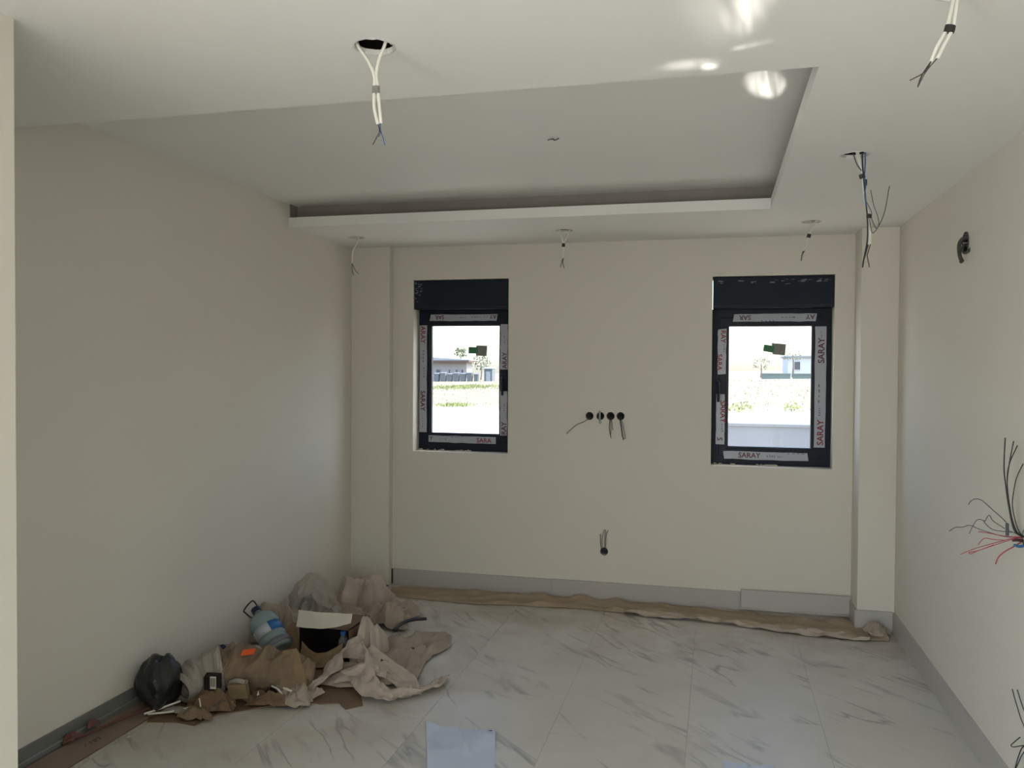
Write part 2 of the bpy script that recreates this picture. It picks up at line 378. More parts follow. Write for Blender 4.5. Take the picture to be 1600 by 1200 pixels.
# ceiling: dropped band around the tray, with ragged holes for lamps
holes = [(-.912, 2.115), (.527, 2.10), (.536, 3.608), (-2.362, 5.19), (-.942, 5.19), (.534, 5.175)]
outer = [(xL, yF), (xR, yF), (xR, yB), (xL, yB), (xL, tb), (tx, tb), (tx, tf), (xL, tf)]
hl = [circle(x, y, .053, 36, .035, i) for i, (x, y) in enumerate(holes)]
ce = struct('ceiling', slab(outer, hl, lambda a, b, t: (a, b, t), H, H + .0125), M['ceil'])
obj('tray_panel', box(xL, tx + .10, tf - .10, tb + .10, HU, HU + .0125), M['ceil'], ce)
obj('cove_lip', box(xL, tx, tb, tb + .0125, H + .0125, H + .058), M['ceil'], ce)
obj('cove_lip', box(tx, tx + .0125, tf, tb, H + .0125, H + .058), M['ceil'], ce)
obj('cove_lip', box(xL, tx, tf - .0125, tf, H + .0125, H + .058), M['ceil'], ce)
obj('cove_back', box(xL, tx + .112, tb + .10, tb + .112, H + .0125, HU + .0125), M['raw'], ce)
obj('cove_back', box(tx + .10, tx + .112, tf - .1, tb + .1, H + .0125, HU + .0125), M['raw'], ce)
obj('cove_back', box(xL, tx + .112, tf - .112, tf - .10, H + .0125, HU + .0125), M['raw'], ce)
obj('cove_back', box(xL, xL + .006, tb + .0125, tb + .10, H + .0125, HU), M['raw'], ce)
obj('void_slab', box(-2.9, 1.35, -3.9, 6.0, 2.74, 3.0), M['concrete'], ce)
for i, lp in enumerate(hl):                                    # torn rim of each lamp hole
    bm = bmesh.new(); rnd = random.Random(40 + i); cx, cy = holes[i]
    inn, mid, out = [], [], []
    for (a, b) in lp:
        f = 1 + rnd.uniform(.02, .12)
        inn.append(bm.verts.new((a, b, H + .004))); mid.append(bm.verts.new((cx + (a - cx) * (1.02 + rnd.uniform(0, .03)), cy + (b - cy) * 1.03, H - rnd.uniform(.001, .0035))))
        out.append(bm.verts.new((cx + (a - cx) * (f + .05), cy + (b - cy) * (f + .05), H - .0002)))
    n = len(lp)
    for q in range(n):
        bm.faces.new((inn[q], inn[(q + 1) % n], mid[(q + 1) % n], mid[q])); bm.faces.new((mid[q], mid[(q + 1) % n], out[(q + 1) % n], out[q]))
    obj('hole_rim', bm, M['rim'], ce)

# walls
W1 = (-2.146, -1.432, .986, 2.230); W2 = (-.030, .737, .952, 2.214)     # window openings x0 x1 z0 z1
sock = [(-.849, 1.268), (-.774, 1.269), (-.703, 1.270), (-.635, 1.271), (-.740, .332)]
wb = slab([(xL - .2, -.2), (xR + .2, -.2), (xR + .2, 2.74), (xL - .2, 2.74)],
          [rect(*W1), rect(*W2)] + [circle(x, z, .0275, 20) for x, z in sock], lambda a, b, t: (a, t, b), yB, yB + .26)
struct('wall_back', wb, M['wall'])
struct('wall_left', box(xL - .2, xL, yP - .2, yB, -.2, 2.74), M['wall'])
wr = slab([(yF - .3, -.2), (yB, -.2), (yB, 2.74), (yF - .3, 2.74)], [circle(4.081, 2.168, .050, 24, .05, 3), circle(3.285, 1.006, .032, 20), circle(3.19, .275, .032, 20), rect(-3.4, -2.3, .0, 2.1)],
          lambda a, b, t: (t, a, b), xR, xR + .2)
struct('wall_right', wr, M['wall'])
struct('wall_entrance', slab([(yF, -.2), (yP, -.2), (yP, 2.74), (yF, 2.74)], [rect(-1.95, .35, .0, 2.3)], lambda a, b, t: (t, a, b), xP - .2, xP), M['wall'], bevel=.004)
struct('wall_return', box(xL - .2, xP - .2, yP - .2, yP, -.2, 2.74), M['wall'])
struct('wall_front', slab([(xL - .2, -.2), (xR + .2, -.2), (xR + .2, 2.74), (xL - .2, 2.74)], [rect(-.62, 1.0, .0, 2.3)], lambda a, b, t: (a, t, b), yF - .25, yF), M['wall'])
t1 = struct('trim_1', box(xL, -2.303, 5.633, yB, 0, H), M['wall'], bevel=.004)     # plaster pier in the left corner
obj('bottom_shade_strip', box(-2.43, -2.306, 5.6305, 5.634, .0, .009), M['gasket_gap_shade'], t1)  # black strip that paints the shade of the gap under the pier
struct('trim_2', box(.858, xR, 5.453, yB, 0, H), M['wall'], bevel=.004)       # plaster pier in the right corner

# skirting boards
hb = .122
bb = struct('baseboard_back', box(-2.292, -1.105, 5.688, yB, .0, .117), M['base'])
obj('board', box(-1.103, .172, 5.686, yB, .0, .120), M['base'], bb)
obj('board', obox((.512, 5.668, .086), (.338, -.004, .001), (0, .007, .0), (0, .006, .055)), M['base'], bb)
obj('gap_shade_strip', box(-2.3025, -2.2935, 5.686, 5.700, .01, .116), M['gasket_gap_shade'], bb)  # black strip painting the shade in the slot between board and pier
struct('baseboard_right', box(xR - .014, xR, yF, 5.44, 0, hb), M['base'])
bc = struct('baseboard_column', box(.846, xR - .014, 5.439, 5.453, 0, hb), M['base'])
obj('board', box(.844, .858, 5.453, 5.66, 0, hb), M['base'], bc)

# ------------------------------------------------------------------ windows
def tape(win, x0, x1, z0, z1, y, texts, smudges=(), tear=0):
    rnd = random.Random(int(abs(x0 * 1000) + z0 * 77)); n = 10
    bm = bmesh.new()
    long_x = (x1 - x0) > (z1 - z0)
    lo, hi = [], []
    for i in range(n + 1):
        t = i / n; j1 = rnd.uniform(-.002, .002); j2 = rnd.uniform(-.002, .002)
        if long_x: a = (x0 + (x1 - x0) * t, z0 + j1); b = (x0 + (x1 - x0) * t + (.008 * (tear if i in (0, n) else 0)), z1 + j2)
        else: a = (x0 + j1, z0 + (z1 - z0) * t); b = (x1 + j2, z0 + (z1 - z0) * t + (.006 * (tear if i in (0, n) else 0)))
        lo.append(bm.verts.new((a[0], y, a[1]))); hi.append(bm.verts.new((b[0], y, b[1])))
    for i in range(n): bm.faces.new((lo[i], lo[i + 1], hi[i + 1], hi[i]))
    r_ = bmesh.ops.extrude_face_region(bm, geom=bm.faces[:])
    bmesh.ops.translate(bm, vec=(0, -.0008, 0), verts=[g for g in r_['geom'] if isinstance(g, bmesh.types.BMVert)])
    bmesh.ops.recalc_face_normals(bm, faces=bm.faces)
    t_ = obj('protective_tape', bm, M['tape'], win)
    for body, x, z, ang, size, m_ in texts:
        T = Matrix.Translation((x, y - .0013, z)) @ Matrix.Rotation(R(ang), 4, 'Y') @ Matrix.Rotation(PI / 2, 4, 'X')
        obj('lettering', text_bm(body, size, T), M[m_], t_)
    if smudges:
        bm = bmesh.new()
        for x, z, a, b in smudges:
            for q in range(4):
                qa = (q - 1.5) / 4 * 2
                cx, cz = (x + a * qa, z) if a > b else (x, z + b * qa)
                obox((cx + rnd.uniform(-.002, .002), y - .0011, cz), ((a if a < b else a / 6) * rnd.uniform(.5, 1), 0, 0), (0, .0002, 0), (0, 0, (b if b < a else b / 6) * rnd.uniform(.5, 1)), bm)
        obj('faded_print', bm, M['greyprint'], t_)
def sticker(win, name, pts, y, m_):
    bm = bmesh.new(); v = [bm.verts.new((a, y, b)) for a, b in pts]; bm.faces.new(v)
    r_ = bmesh.ops.extrude_face_region(bm, geom=bm.faces[:]); bmesh.ops.translate(bm, vec=(0, -.0012, 0), verts=[g for g in r_['geom'] if isinstance(g, bmesh.types.BMVert)])
    bmesh.ops.recalc_face_normals(bm, faces=bm.faces)
    return obj(name, bm, m_, win)
def frame_ring(x0, x1, z0, z1, wd, y0, y1):
    return slab(rect(x0, x1, z0, z1), [rect(x0 + wd, x1 - wd, z0 + wd, z1 - wd)], lambda a, b, t: (a, t, b), y0, y1)
def window(name, W, boxz, glass, sash_edge, handle_x, handle_z, seed):
    x0, x1, z0, z1 = W; rnd = random.Random(seed)
    win = bpy.data.objects.new(name, None); C.objects.link(win); win.location = (x0, yB, z0); win['kind'] = 'structure'; ORG[win.name] = Vector((x0, yB, z0))
    gx0, gx1, gz0, gz1 = glass
    yf = yB + .122
    # outer frame, sash, bead, glass
    obj('frame', slab(rect(x0, x1, z0, boxz), [rect(gx0 - .055, gx1 + .055, gz0 - .055, gz1 + .05)], lambda a, b, t: (a, t, b), yf, yf + .07), M['anthracite'], win, bevel=.003)
    sa = obj('sash', slab(rect(gx0 - .068, gx1 + .068, gz0 - .068, gz1 + .062), [rect(gx0 - .016, gx1 + .016, gz0 - .016, gz1 + .014)], lambda a, b, t: (a, t, b), yf - .018, yf + .045), M['anthracite'], win, bevel=.003)
    obj('glazing_bead', frame_ring(gx0 - .017, gx1 + .017, gz0 - .017, gz1 + .015, .012, yf - .010, yf + .02), M['gasket_gap_shade'], sa, bevel=.002)
    obj('pane', box(gx0 - .01, gx1 + .01, yf + .02, yf + .026, gz0 - .01, gz1 + .01), M['glass'], sa)
    # roller shutter box, its lower face, plaster smears on it
    bx = obj('shutter_box', box(x0 + .003, x1 - .003, yB + .008, yB + .25, boxz, z1 - .004), M['box'], win, bevel=.004)
    obj('box_lid_seam', box(x0 + .003, x1 - .003, yB + .0065, yB + .009, boxz + .012, boxz + .015), M['gasket_gap_shade'], bx)
    bm = bmesh.new()
    for q in range(26):
        if seed == 1: a, b = x0 + .012 + abs(rnd.gauss(0, .025)), z1 - .02 - abs(rnd.gauss(0, .06))
        else: a, b = rnd.uniform(x0 + .03, x1 - .02), z1 - .025 - abs(rnd.gauss(0, .018))
        l = rnd.uniform(.004, .018)
        obox((a, yB + .0075, b), (l * (1 if seed == 2 else .5), 0, l * rnd.uniform(-.2, .2)), (0, .0006, 0), (0, 0, l * rnd.uniform(.08, .3)), bm)
    stuff(obj('plaster_smear', bm, M['plaster'], bx))
    # rough mortar crumbs on the lower reveal
    bm = bmesh.new()
    for q in range(16):
        a = (x0 + x1) / 2 + rnd.gauss(-.02, .05) if q < 9 else rnd.uniform(x0 + .02, x0 + .2); l = rnd.uniform(.004, .014)
        obox((a, yf - .01 - rnd.uniform(0, .03), z0 + .004), (l, 0, 0), (0, l * .6, 0), (0, 0, rnd.uniform(.002, .006)), bm)
    stuff(obj('mortar_crumb', bm, M['scrap'], win))
    # lever handle
    h = bpy.data.objects.new('handle', None)
    bm = box(handle_x - .014, handle_x + .014, yf - .03, yf - .016, handle_z - .035, handle_z + .035)
    ho = obj('handle', bm, M['anthracite'], win, bevel=.004)
    tube([(handle_x, yf - .026, handle_z + .01), (handle_x, yf - .055, handle_z + .005), (handle_x, yf - .06, handle_z - .05), (handle_x, yf - .058, handle_z - .115)], .0095, 10, bm_ := bmesh.new())
    obj('lever', bm_, M['anthracite'], ho, smooth=True)
    return win, yf
g1 = (-2.038, -1.533, 1.121, 1.898); g2 = (.087, .606, 1.081, 1.883)
win1, yf = window('window_1', W1, 2.018, g1, 0, -1.492, 1.515, 1)
ys = yf - .0185
tape(win1, -2.057, -1.547, 1.938, 1.985, ys, [('SAR', -1.945, 1.979, 180, .040, 'maroon'), ('AY', -1.548, 1.979, 180, .040, 'maroon')], [(-1.80, 1.962, .03, .006), (-1.70, 1.965, .04, .005), (-1.63, 1.966, .02, .005)], 1)
tape(win1, -2.135, -2.078, 1.117, 1.907, ys, [('ARAY', -2.125, 1.902, 90, .050, 'red'), ('SARAY', -2.125, 1.425, 90, .050, 'maroon')], [(-2.105, 1.68, .006, .05), (-2.1, 1.56, .006, .04), (-2.108, 1.19, .006, .04)])
tape(win1, -1.517, -1.461, 1.585, 1.912, ys, [('ARAY', -1.470, 1.592, -90, .046, 'maroon')], [(-1.488, 1.80, .006, .03)])
tape(win1, -1.517, -1.464, 1.108, 1.428, ys, [('RAY', -1.472, 1.112, -90, .050, 'maroon')], [(-1.487, 1.31, .005, .03)])
tape(win1, -2.062, -1.547, 1.045, 1.095, ys, [('Y', -2.055, 1.058, 0, .042, 'maroon'), ('SARA', -1.692, 1.052, 0, .046, 'red')], [(-1.95, 1.07, .03, .005), (-1.84, 1.088, .05, .004)])
sticker(win1, 'grey_sticker', [(-1.712, 1.685), (-1.630, 1.682), (-1.626, 1.758), (-1.709, 1.760)], yf + .019, M['greysticker'])
sticker(win1, 'green_sticker', [(-1.768, 1.702), (-1.699, 1.700), (-1.698, 1.747), (-1.767, 1.749)], yf + .017, M['green'])
win2, yf = window('window_2', W2, 2.004, g2, 0, .016, 1.492, 2)
tape(win2, .105, .634, 1.918, 1.970, ys, [('SAR', .222, 1.960, 180, .044, 'maroon'), ('AY', .628, 1.962, 180, .044, 'maroon')], [(.46, 1.945, .05, .006), (.33, 1.923, .05, .004)], 1)
tape(win2, .008, .064, 1.560, 1.866, ys, [('RAY', .028, 1.862, 90, .046, 'red'), ('SARA', .006, 1.70, 90, .046, 'red')], [(.05, 1.74, .006, .03)], 1)
tape(win2, .002, .058, 1.087, 1.428, ys, [('SARAY', .030, 1.385, 90, .050, 'red'), ('S', .010, 1.135, 90, .050, 'maroon')], [(.042, 1.2, .006, .03)])
tape(win2, .632, .702, 1.083, 1.884, ys, [('SARAY', .690, 1.098, -90, .056, 'red'), ('SARAY', .690, 1.640, -90, .056, 'maroon')], [(.665, 1.32, .008, .03), (.66, 1.44, .006, .07), (.67, 1.83, .006, .025)])
tape(win2, .058, .600, .990, 1.043, ys, [('SARAY', .150, 1.002, 0, .048, 'maroon')], [(.36, 1.016, .03, .008), (.42, 1.013, .02, .005), (.52, 1.037, .06, .004)], -1)
sticker(win2, 'grey_sticker', [(.366, 1.700), (.446, 1.692), (.452, 1.768), (.360, 1.776)], yf + .019, M['greysticker'])
sticker(win2, 'green_sticker', [(.304, 1.722), (.374, 1.709), (.378, 1.756), (.311, 1.766)], yf + .017, M['green'])

# ------------------------------------------------------------------ cables hanging from the lamp holes
def cable(label, hole, runs, group='cables hanging from the lamp holes'):
    t = thing('ceiling_cable', label, 'cable', (hole[0], hole[1], H), group)
    for name, P, r, m_ in runs:
        obj(name, tube(P, r, 8), M[m_], t, smooth=True)
    return t
def yy(P, y, dy=0.): return [(a[0], y + dy * i, a[-1]) for i, a in enumerate(P)]
def band(t, x, z, y, rx, hz, m_='greytape', tilt=0):
    M4 = Matrix.Translation((x, y, z)) @ Matrix.Rotation(tilt, 4, 'Y') @ Matrix.Diagonal((1, .7, 1, 1))
    obj('tape_band', lathe([(rx, -hz), (rx * 1.04, 0), (rx, hz)], M4, 14), M[m_], t)
Y = 2.1
t = cable('white cable pair with a grey tape band hanging from the ragged front ceiling hole', (-.912, 2.115), [
    ('white_cable', yy([(-.962, 2.50), (-.951, 2.467), (-.923, 2.426), (-.906, 2.388), (-.9045, 2.358), (-.905, 2.302), (-.894, 2.254)], Y), .0048, 'white_cable'),
    ('white_cable', yy([(-.868, 2.50), (-.876, 2.467), (-.892, 2.43), (-.9, 2.39), (-.8965, 2.357), (-.890, 2.295), (-.886, 2.256)], Y + .003), .0048, 'white_cable'),
    ('brown_wire', yy([(-.894, 2.258), (-.890, 2.235), (-.898, 2.218), (-.909, 2.2)], Y), .0014, 'brown_wire'),
    ('blue_wire', yy([(-.887, 2.258), (-.886, 2.238), (-.879, 2.217), (-.874, 2.197)], Y), .0014, 'blue_wire'),
    ('grey_wire', yy([(-.890, 2.256), (-.889, 2.236), (-.887, 2.232), (-.893, 2.221)], Y + .003), .0013, 'grey_wire')])
band(t, -.9005, 2.347, Y + .001, .0105, .0095)
t = cable('slanting white cable pair with a black tape band near the top right, cut off above', (.527, 2.10), [
    ('white_cable', yy([(.532, 2.49), (.523, 2.418), (.517, 2.382), (.498, 2.342), (.486, 2.316)], Y), .0044, 'white_cable'),
    ('white_cable', yy([(.527, 2.49), (.513, 2.419), (.505, 2.383), (.485, 2.343), (.473, 2.31)], Y + .003), .0044, 'white_cable'),
    ('brown_wire', yy([(.473, 2.312), (.46, 2.288), (.428, 2.271)], Y), .0014, 'brown_wire'),
    ('grey_wire', yy([(.486, 2.318), (.462, 2.288), (.445, 2.254)], Y), .0014, 'grey_wire'),
    ('black_wire', yy([(.473, 2.312), (.455, 2.283), (.446, 2.258)], Y + .003), .0014, 'black_cable')])
band(t, .511, 2.382, Y + .001, .0115, .008, 'blacktape', R(14))
Y = 3.6
t = cable('tangle of white, black and blue cables hanging from ceiling hole before right pier', (.536, 3.608), [
    ('white_cable', yy([(.533, 2.5), (.552, 2.433), (.563, 2.392), (.57, 2.319), (.582, 2.233), (.589, 2.197), (.592, 2.103)], Y), .0042, 'white_cable'),
    ('white_cable', yy([(.541, 2.5), (.557, 2.432), (.566, 2.387), (.574, 2.319), (.587, 2.233), (.595, 2.197), (.598, 2.105)], Y + .002), .0042, 'white_cable'),
    ('black_wire', yy([(.56, 2.5), (.562, 2.432), (.567, 2.373), (.575, 2.288), (.583, 2.215), (.585, 2.161), (.584, 2.116), (.573, 2.049), (.568, 2.013)], Y - .006), .0030, 'black_cable'),
    ('blue_wire', yy([(.57, 2.5), (.572, 2.432), (.57, 2.373), (.575, 2.342), (.572, 2.306), (.58, 2.252)], Y - .007), .0026, 'blue_wire'),
    ('grey_wire', yy([(.522, 2.49), (.539, 2.433), (.559, 2.401)], Y - .004), .0022, 'grey_wire'),
    ('black_wire', yy([(.576, 2.279), (.59, 2.251), (.598, 2.228), (.598, 2.206), (.614, 2.167), (.624, 2.178), (.62, 2.21), (.603, 2.26), (.591, 2.318)], Y - .009, -.002), .0015, 'grey_wire'),
    ('black_wire', yy([(.591, 2.206), (.598, 2.165), (.608, 2.151), (.631, 2.185), (.651, 2.24), (.667, 2.338)], Y - .008, .004), .0015, 'black_cable'),
    ('brown_wire', yy([(.59, 2.106), (.578, 2.063), (.571, 2.04), (.568, 2.012)], Y), .0021, 'brown_wire'),
    ('brown_wire', yy([(.598, 2.108), (.587, 2.067), (.586, 2.058), (.595, 2.013)], Y), .0021, 'brown_wire'),
    ('blue_wire', yy([(.589, 2.104), (.58, 2.067), (.571, 2.034)], Y + .002), .0022, 'blue_wire')])
band(t, .562, 2.379, Y - .003, .0115, .0085, 'blacktape', R(-15)); band(t, .589, 2.218, Y - .003, .009, .0085, 'blacktape'); band(t, .5745, 2.353, Y - .005, .006, .012, 'blacktape')
Y = 5.19
cable('single short white cable hanging from soffit before the left pier', (-2.362, 5.19), [
    ('white_cable', yy([(-2.335, 2.5), (-2.345, 2.469), (-2.365, 2.421), (-2.388, 2.373), (-2.395, 2.293)], Y), .0048, 'white_cable'),
    ('grey_wire', yy([(-2.394, 2.297), (-2.392, 2.247), (-2.382, 2.215)], Y), .0024, 'grey_wire'),
    ('brown_wire', yy([(-2.394, 2.297), (-2.369, 2.247), (-2.346, 2.225)], Y), .0022, 'grey_wire')])
t = cable('straight white cable pair hanging from soffit hole between the two windows', (-.942, 5.19), [
    ('white_cable', yy([(-.98, 2.5), (-.975, 2.471), (-.957, 2.413), (-.95, 2.376), (-.953, 2.291)], Y), .0044, 'white_cable'),
    ('white_cable', yy([(-.905, 2.5), (-.909, 2.469), (-.934, 2.412), (-.946, 2.376), (-.947, 2.294)], Y + .003), .0044, 'white_cable'),
    ('grey_wire', yy([(-.953, 2.294), (-.958, 2.267), (-.967, 2.236)], Y), .0024, 'grey_wire'),
    ('brown_wire', yy([(-.947, 2.297), (-.951, 2.267), (-.942, 2.231)], Y), .0024, 'brown_wire')])
band(t, -.948, 2.376, Y, .010, .011, 'blacktape')
t = cable('white cable pair bent to the left hanging from soffit above the right window', (.534, 5.175), [
    ('white_cable', yy([(.568, 2.5), (.563, 2.481), (.54, 2.429), (.521, 2.388), (.505, 2.323), (.492, 2.3)], Y), .0048, 'white_cable'),
    ('white_cable', yy([(.527, 2.5), (.529, 2.48), (.534, 2.423), (.523, 2.388), (.517, 2.345), (.501, 2.305)], Y + .003), .0044, 'white_cable'),
    ('grey_wire', yy([(.494, 2.305), (.486, 2.278), (.48, 2.242)], Y), .0032, 'grey_wire'),
    ('black_wire', yy([(.5, 2.307), (.492, 2.289), (.482, 2.272)], Y), .0028, 'black_cable')])
band(t, .522, 2.388, Y, .011, .011, 'blacktape', R(15))
t = tag(obj('wire_stub', tube([(-.735, 3.62, 2.606), (-.722, 3.60, 2.603), (-.712, 3.615, 2.609), (-.712, 3.62, HU)], .0022, 6), M['grey_wire'], loc=(-.708, 3.62, HU), smooth=True), 'tiny bent wire stub poking out of the raised tray ceiling', 'wire')
obj('wire', tube([(-.712, 3.62, HU), (-.706, 3.617, 2.604), (-.696, 3.612, 2.603), (-.682, 3.60, 2.606)], .0022, 6), M['black_cable'], t, smooth=True)
obj('wire', tube([(-.712, 3.62, HU), (-.716, 3.60, 2.603), (-.71, 3.585, 2.598)], .0018, 6), M['grey_wire'], t, smooth=True)

# ------------------------------------------------------------------ wall boxes and wires
def wall_box(label, x, z, wires, strap=False, group='round black boxes in a row on the back wall'):
    t = thing('wall_box', label, 'wall box', (x, yB, z), group)
    M4 = Matrix.Translation((x, yB, z)) @ Matrix.Rotation(-PI / 2, 4, 'X')
    obj('box_shell', lathe([(.0255, -.002), (.0275, -.002), (.0275, .045), (.0, .045), (.0, .043), (.0255, .043)], M4, 24, cap=False), M['boxblack'], t, smooth=True)
    for P, r, m_ in wires:
        q = [(x + (P[0][0] - x) * .6, yB + .03, P[0][2] + (z - P[0][2]) * .5)] + P
        obj('wire', tube(q, r, 6), M[m_], t, smooth=True)
    if strap:
        obj('metal_strap', obox((x - .003, yB - .004, z), (.006, 0, .0), (0, .001, 0), (.0, 0, .036)), M['steel'], t)
        obj('strap_eye', tube([(x + .006 * math.cos(a * PI / 4) * 1.3, yB - .005, z - .043 + .008 * math.sin(a * PI / 4)) for a in range(9)], .0018, 6, smooth=False), M['steel'], t)
    return t
yw = lambda P, y=5.67: [(a, y, b) for a, b in P]
wall_box('leftmost black wall box with one long wire bent down to the left', *sock[0], [(yw([(-.84, 1.259), (-.884, 1.229), (-.937, 1.204), (-1.005, 1.144)]), .0026, 'grey_wire')])
wall_box('black wall box with a steel strap across it, second from the left', *sock[1], [], True)
wall_box('black wall box with three short wires hanging, third from the left', *sock[2], [(yw([(-.701, 1.261), (-.707, 1.185), (-.694, 1.119)]), .0026, 'black_cable'), (yw([(-.695, 1.261), (-.688, 1.224), (-.683, 1.176)]), .0022, 'black_cable'), (yw([(-.699, 1.261), (-.695, 1.195), (-.70, 1.133)], 5.675), .0024, 'grey_wire')])
wall_box('rightmost black wall box of the row, with longest wires hanging down', *sock[3], [(yw([(-.632, 1.258), (-.621, 1.168), (-.611, 1.11)]), .003, 'black_cable'), (yw([(-.627, 1.258), (-.612, 1.197), (-.597, 1.126), (-.616, 1.121)]), .0022, 'grey_wire'), (yw([(-.636, 1.258), (-.626, 1.187), (-.618, 1.13)], 5.675), .0026, 'black_cable')])
wall_box('lone black wall box low on the back wall with wires pointing up', *sock[4], [(yw([(-.75, .343), (-.76, .39), (-.763, .457)]), .0026, 'black_cable'), (yw([(-.744, .348), (-.751, .41), (-.744, .463), (-.732, .492)]), .0022, 'grey_wire'), (yw([(-.731, .354), (-.732, .43), (-.727, .488)]), .0022, 'grey_wire'), (yw([(-.727, .354), (-.726, .421), (-.721, .46), (-.709, .487)], 5.675), .0022, 'black_cable')], group=None)

# conduit stub high on the right wall
t = thing('conduit_stub', 'curled grey conduit end poking out of a hole high in right wall', 'conduit', (xR, 4.08, 2.168))
obj('box_shell', lathe([(.046, -.004), (.049, -.004), (.049, .055), (0, .055), (0, .052), (.046, .052)], Matrix.Translation((xR, 4.081, 2.168)) @ Matrix.Rotation(PI / 2, 4, 'Y'), 22, cap=False), M['conduit'], t, smooth=True)
P = catmull([(1.11, 4.06, 2.185), (1.065, 4.05, 2.187), (1.043, 4.045, 2.172), (1.035, 4.04, 2.145), (1.037, 4.04, 2.115), (1.043, 4.04, 2.088)], 10)
obj('conduit_hose', tube(P, [.0095 if i % 2 else .0075 for i in range(len(P))], 10, smooth=False), M['conduit'], t)
P = catmull([(1.10, 4.10, 2.17), (1.056, 4.05, 2.150), (1.050, 4.045, 2.130), (1.057, 4.04, 2.118), (1.068, 4.02, 2.122), (1.085, 4.02, 2.15)], 8)
obj('conduit_hose', tube(P, [.0065 if i % 2 else .005 for i in range(len(P))], 10, smooth=False), M['conduit'], t)
obj('frayed_end', tube([(1.043, 4.04, 2.092), (1.047, 4.035, 2.082), (1.040, 4.03, 2.078)], .0085, 7, smooth=False), M['brown_wire'], t)

# wire bundles on the right wall at the right edge
def bundle(label, loc, runs):
    t = thing('wire_bundle', label, 'wire', loc)
    for name, P, r, m_ in runs: obj(name, tube(P, r, 6), M[m_], t, smooth=True)
    return t
Y = 3.31
B = yy
t = bundle('spray of black, grey and red wires bursting from box on right wall', (xR, 3.285, 1.006), [
    ('black_wire', B([(1.10, 1.006), (1.068, 1.007), (1.042, 1.033), (1.024, 1.116), (1.013, 1.193), (1.007, 1.253), (1.009, 1.359)], Y), .0024, 'black_cable'),
    ('black_wire', B([(1.10, 1.006), (1.068, 1.007), (1.044, 1.034), (1.026, 1.116), (1.017, 1.194), (1.022, 1.263), (1.035, 1.348)], Y - .004), .0020, 'black_cable'),
    ('black_wire', B([(1.10, 1.006), (1.068, 1.009), (1.046, 1.038), (1.028, 1.116), (1.019, 1.207), (1.026, 1.268), (1.05, 1.332)], Y + .004), .0020, 'black_cable'),
    ('black_wire', B([(1.10, 1.006), (1.067, 1.012), (1.048, 1.048), (1.034, 1.116), (1.038, 1.176), (1.047, 1.222), (1.066, 1.269)], Y - .008), .0018, 'black_cable'),
    ('grey_wire', B([(1.07, 1.008), (1.02, 1.03), (1.017, 1.055), (.966, 1.104), (.937, 1.13), (.916, 1.135), (.901, 1.126), (.893, 1.113)], Y), .0015, 'grey_wire'),
    ('grey_wire', B([(1.013, 1.032), (.975, 1.058), (.962, 1.078), (.95, 1.059), (.946, 1.052), (.968, 1.03), (.993, 1.023), (1.06, 1.018)], Y), .0015, 'grey_wire'),
    ('grey_wire', B([(.95, 1.056), (.925, 1.06), (.909, 1.036), (.897, 1.007)], Y), .0015, 'grey_wire'),
    ('grey_wire', B([(1.06, 1.004), (1.009, 1.004), (.938, 1.023), (.9, 1.038), (.875, 1.03), (.852, 1.028), (.831, 1.013)], Y), .0015, 'grey_wire'),
    ('red_wire', B([(1.07, 1.004), (1.009, 1.006), (.959, 1.014), (.926, 1.017)], Y - .004), .0015, 'red_wire'),
    ('red_wire', B([(1.07, 1.003), (1.047, 1.001), (.977, .977), (.919, .955), (.87, .931)], Y), .0015, 'red_wire'),
    ('red_wire', B([(1.07, 1.002), (1.047, .999), (.977, .97), (.923, .946), (.904, .935), (.898, .94), (.927, .948), (.977, .972)], Y - .003), .0015, 'red_wire'),
    ('grey_wire', B([(1.01, .99), (.976, .991), (.947, .993), (.927, .969)], Y), .0015, 'red_wire'),
    ('red_wire', B([(1.066, .986), (1.043, .969), (1.014, .949), (.994, .927), (.985, .902)], Y), .0023, 'red_wire'),
    ('blue_wire', B([(1.085, .980), (1.059, .972), (1.040, .977)], Y - .01), .005, 'blue_wire'),
    ('grey_ferrule', B([(1.019, 1.052), (1.02, 1.03), (1.02, 1.008)], Y - .004), .0055, 'grey_wire'),
    ('torn_conduit', B([(1.075, .99), (1.055, .992), (1.040, .99)], Y + .006), .006, 'brown_wire')])
obj('box_shell', lathe([(.030, -.002), (.032, -.002), (.032, .045), (0, .045), (0, .043), (.030, .043)], Matrix.Translation((xR, 3.285, 1.006)) @ Matrix.Rotation(PI / 2, 4, 'Y'), 20, cap=False), M['boxblack'], t, smooth=True)
ks = 3.2 / 3.27
B2 = lambda P, dy=0: [(min(1.1, a * ks), 3.2 + dy, 1.6 + (b - 1.6) * ks) for a, b in P]
t = bundle('dark wires sprouting near the floor from a box on right wall', (xR, 3.19, .275), [
    ('grey_wire', B2([(1.034, .468), (1.048, .416), (1.073, .342), (1.12, .272)]), .0022, 'grey_wire'),
    ('grey_wire', B2([(1.051, .466), (1.072, .399), (1.12, .276)], .003), .0022, 'grey_wire'),
    ('black_wire', B2([(1.061, .301), (1.037, .275), (1.032, .267), (1.041, .263), (1.075, .272), (1.12, .269)], -.004), .0018, 'black_cable'),
    ('black_wire', B2([(1.12, .269), (1.075, .268), (1.058, .23), (1.047, .183)]), .0022, 'black_cable'),
    ('black_wire', B2([(1.12, .265), (1.078, .247), (1.051, .183)], .004), .0020, 'black_cable')])
obj('box_shell', lathe([(.030, -.002), (.032, -.002), (.032, .045), (0, .045), (0, .043), (.030, .043)], Matrix.Translation((xR, 3.19, .275)) @ Matrix.Rotation(PI / 2, 4, 'Y'), 20, cap=False), M['boxblack'], t, smooth=True)

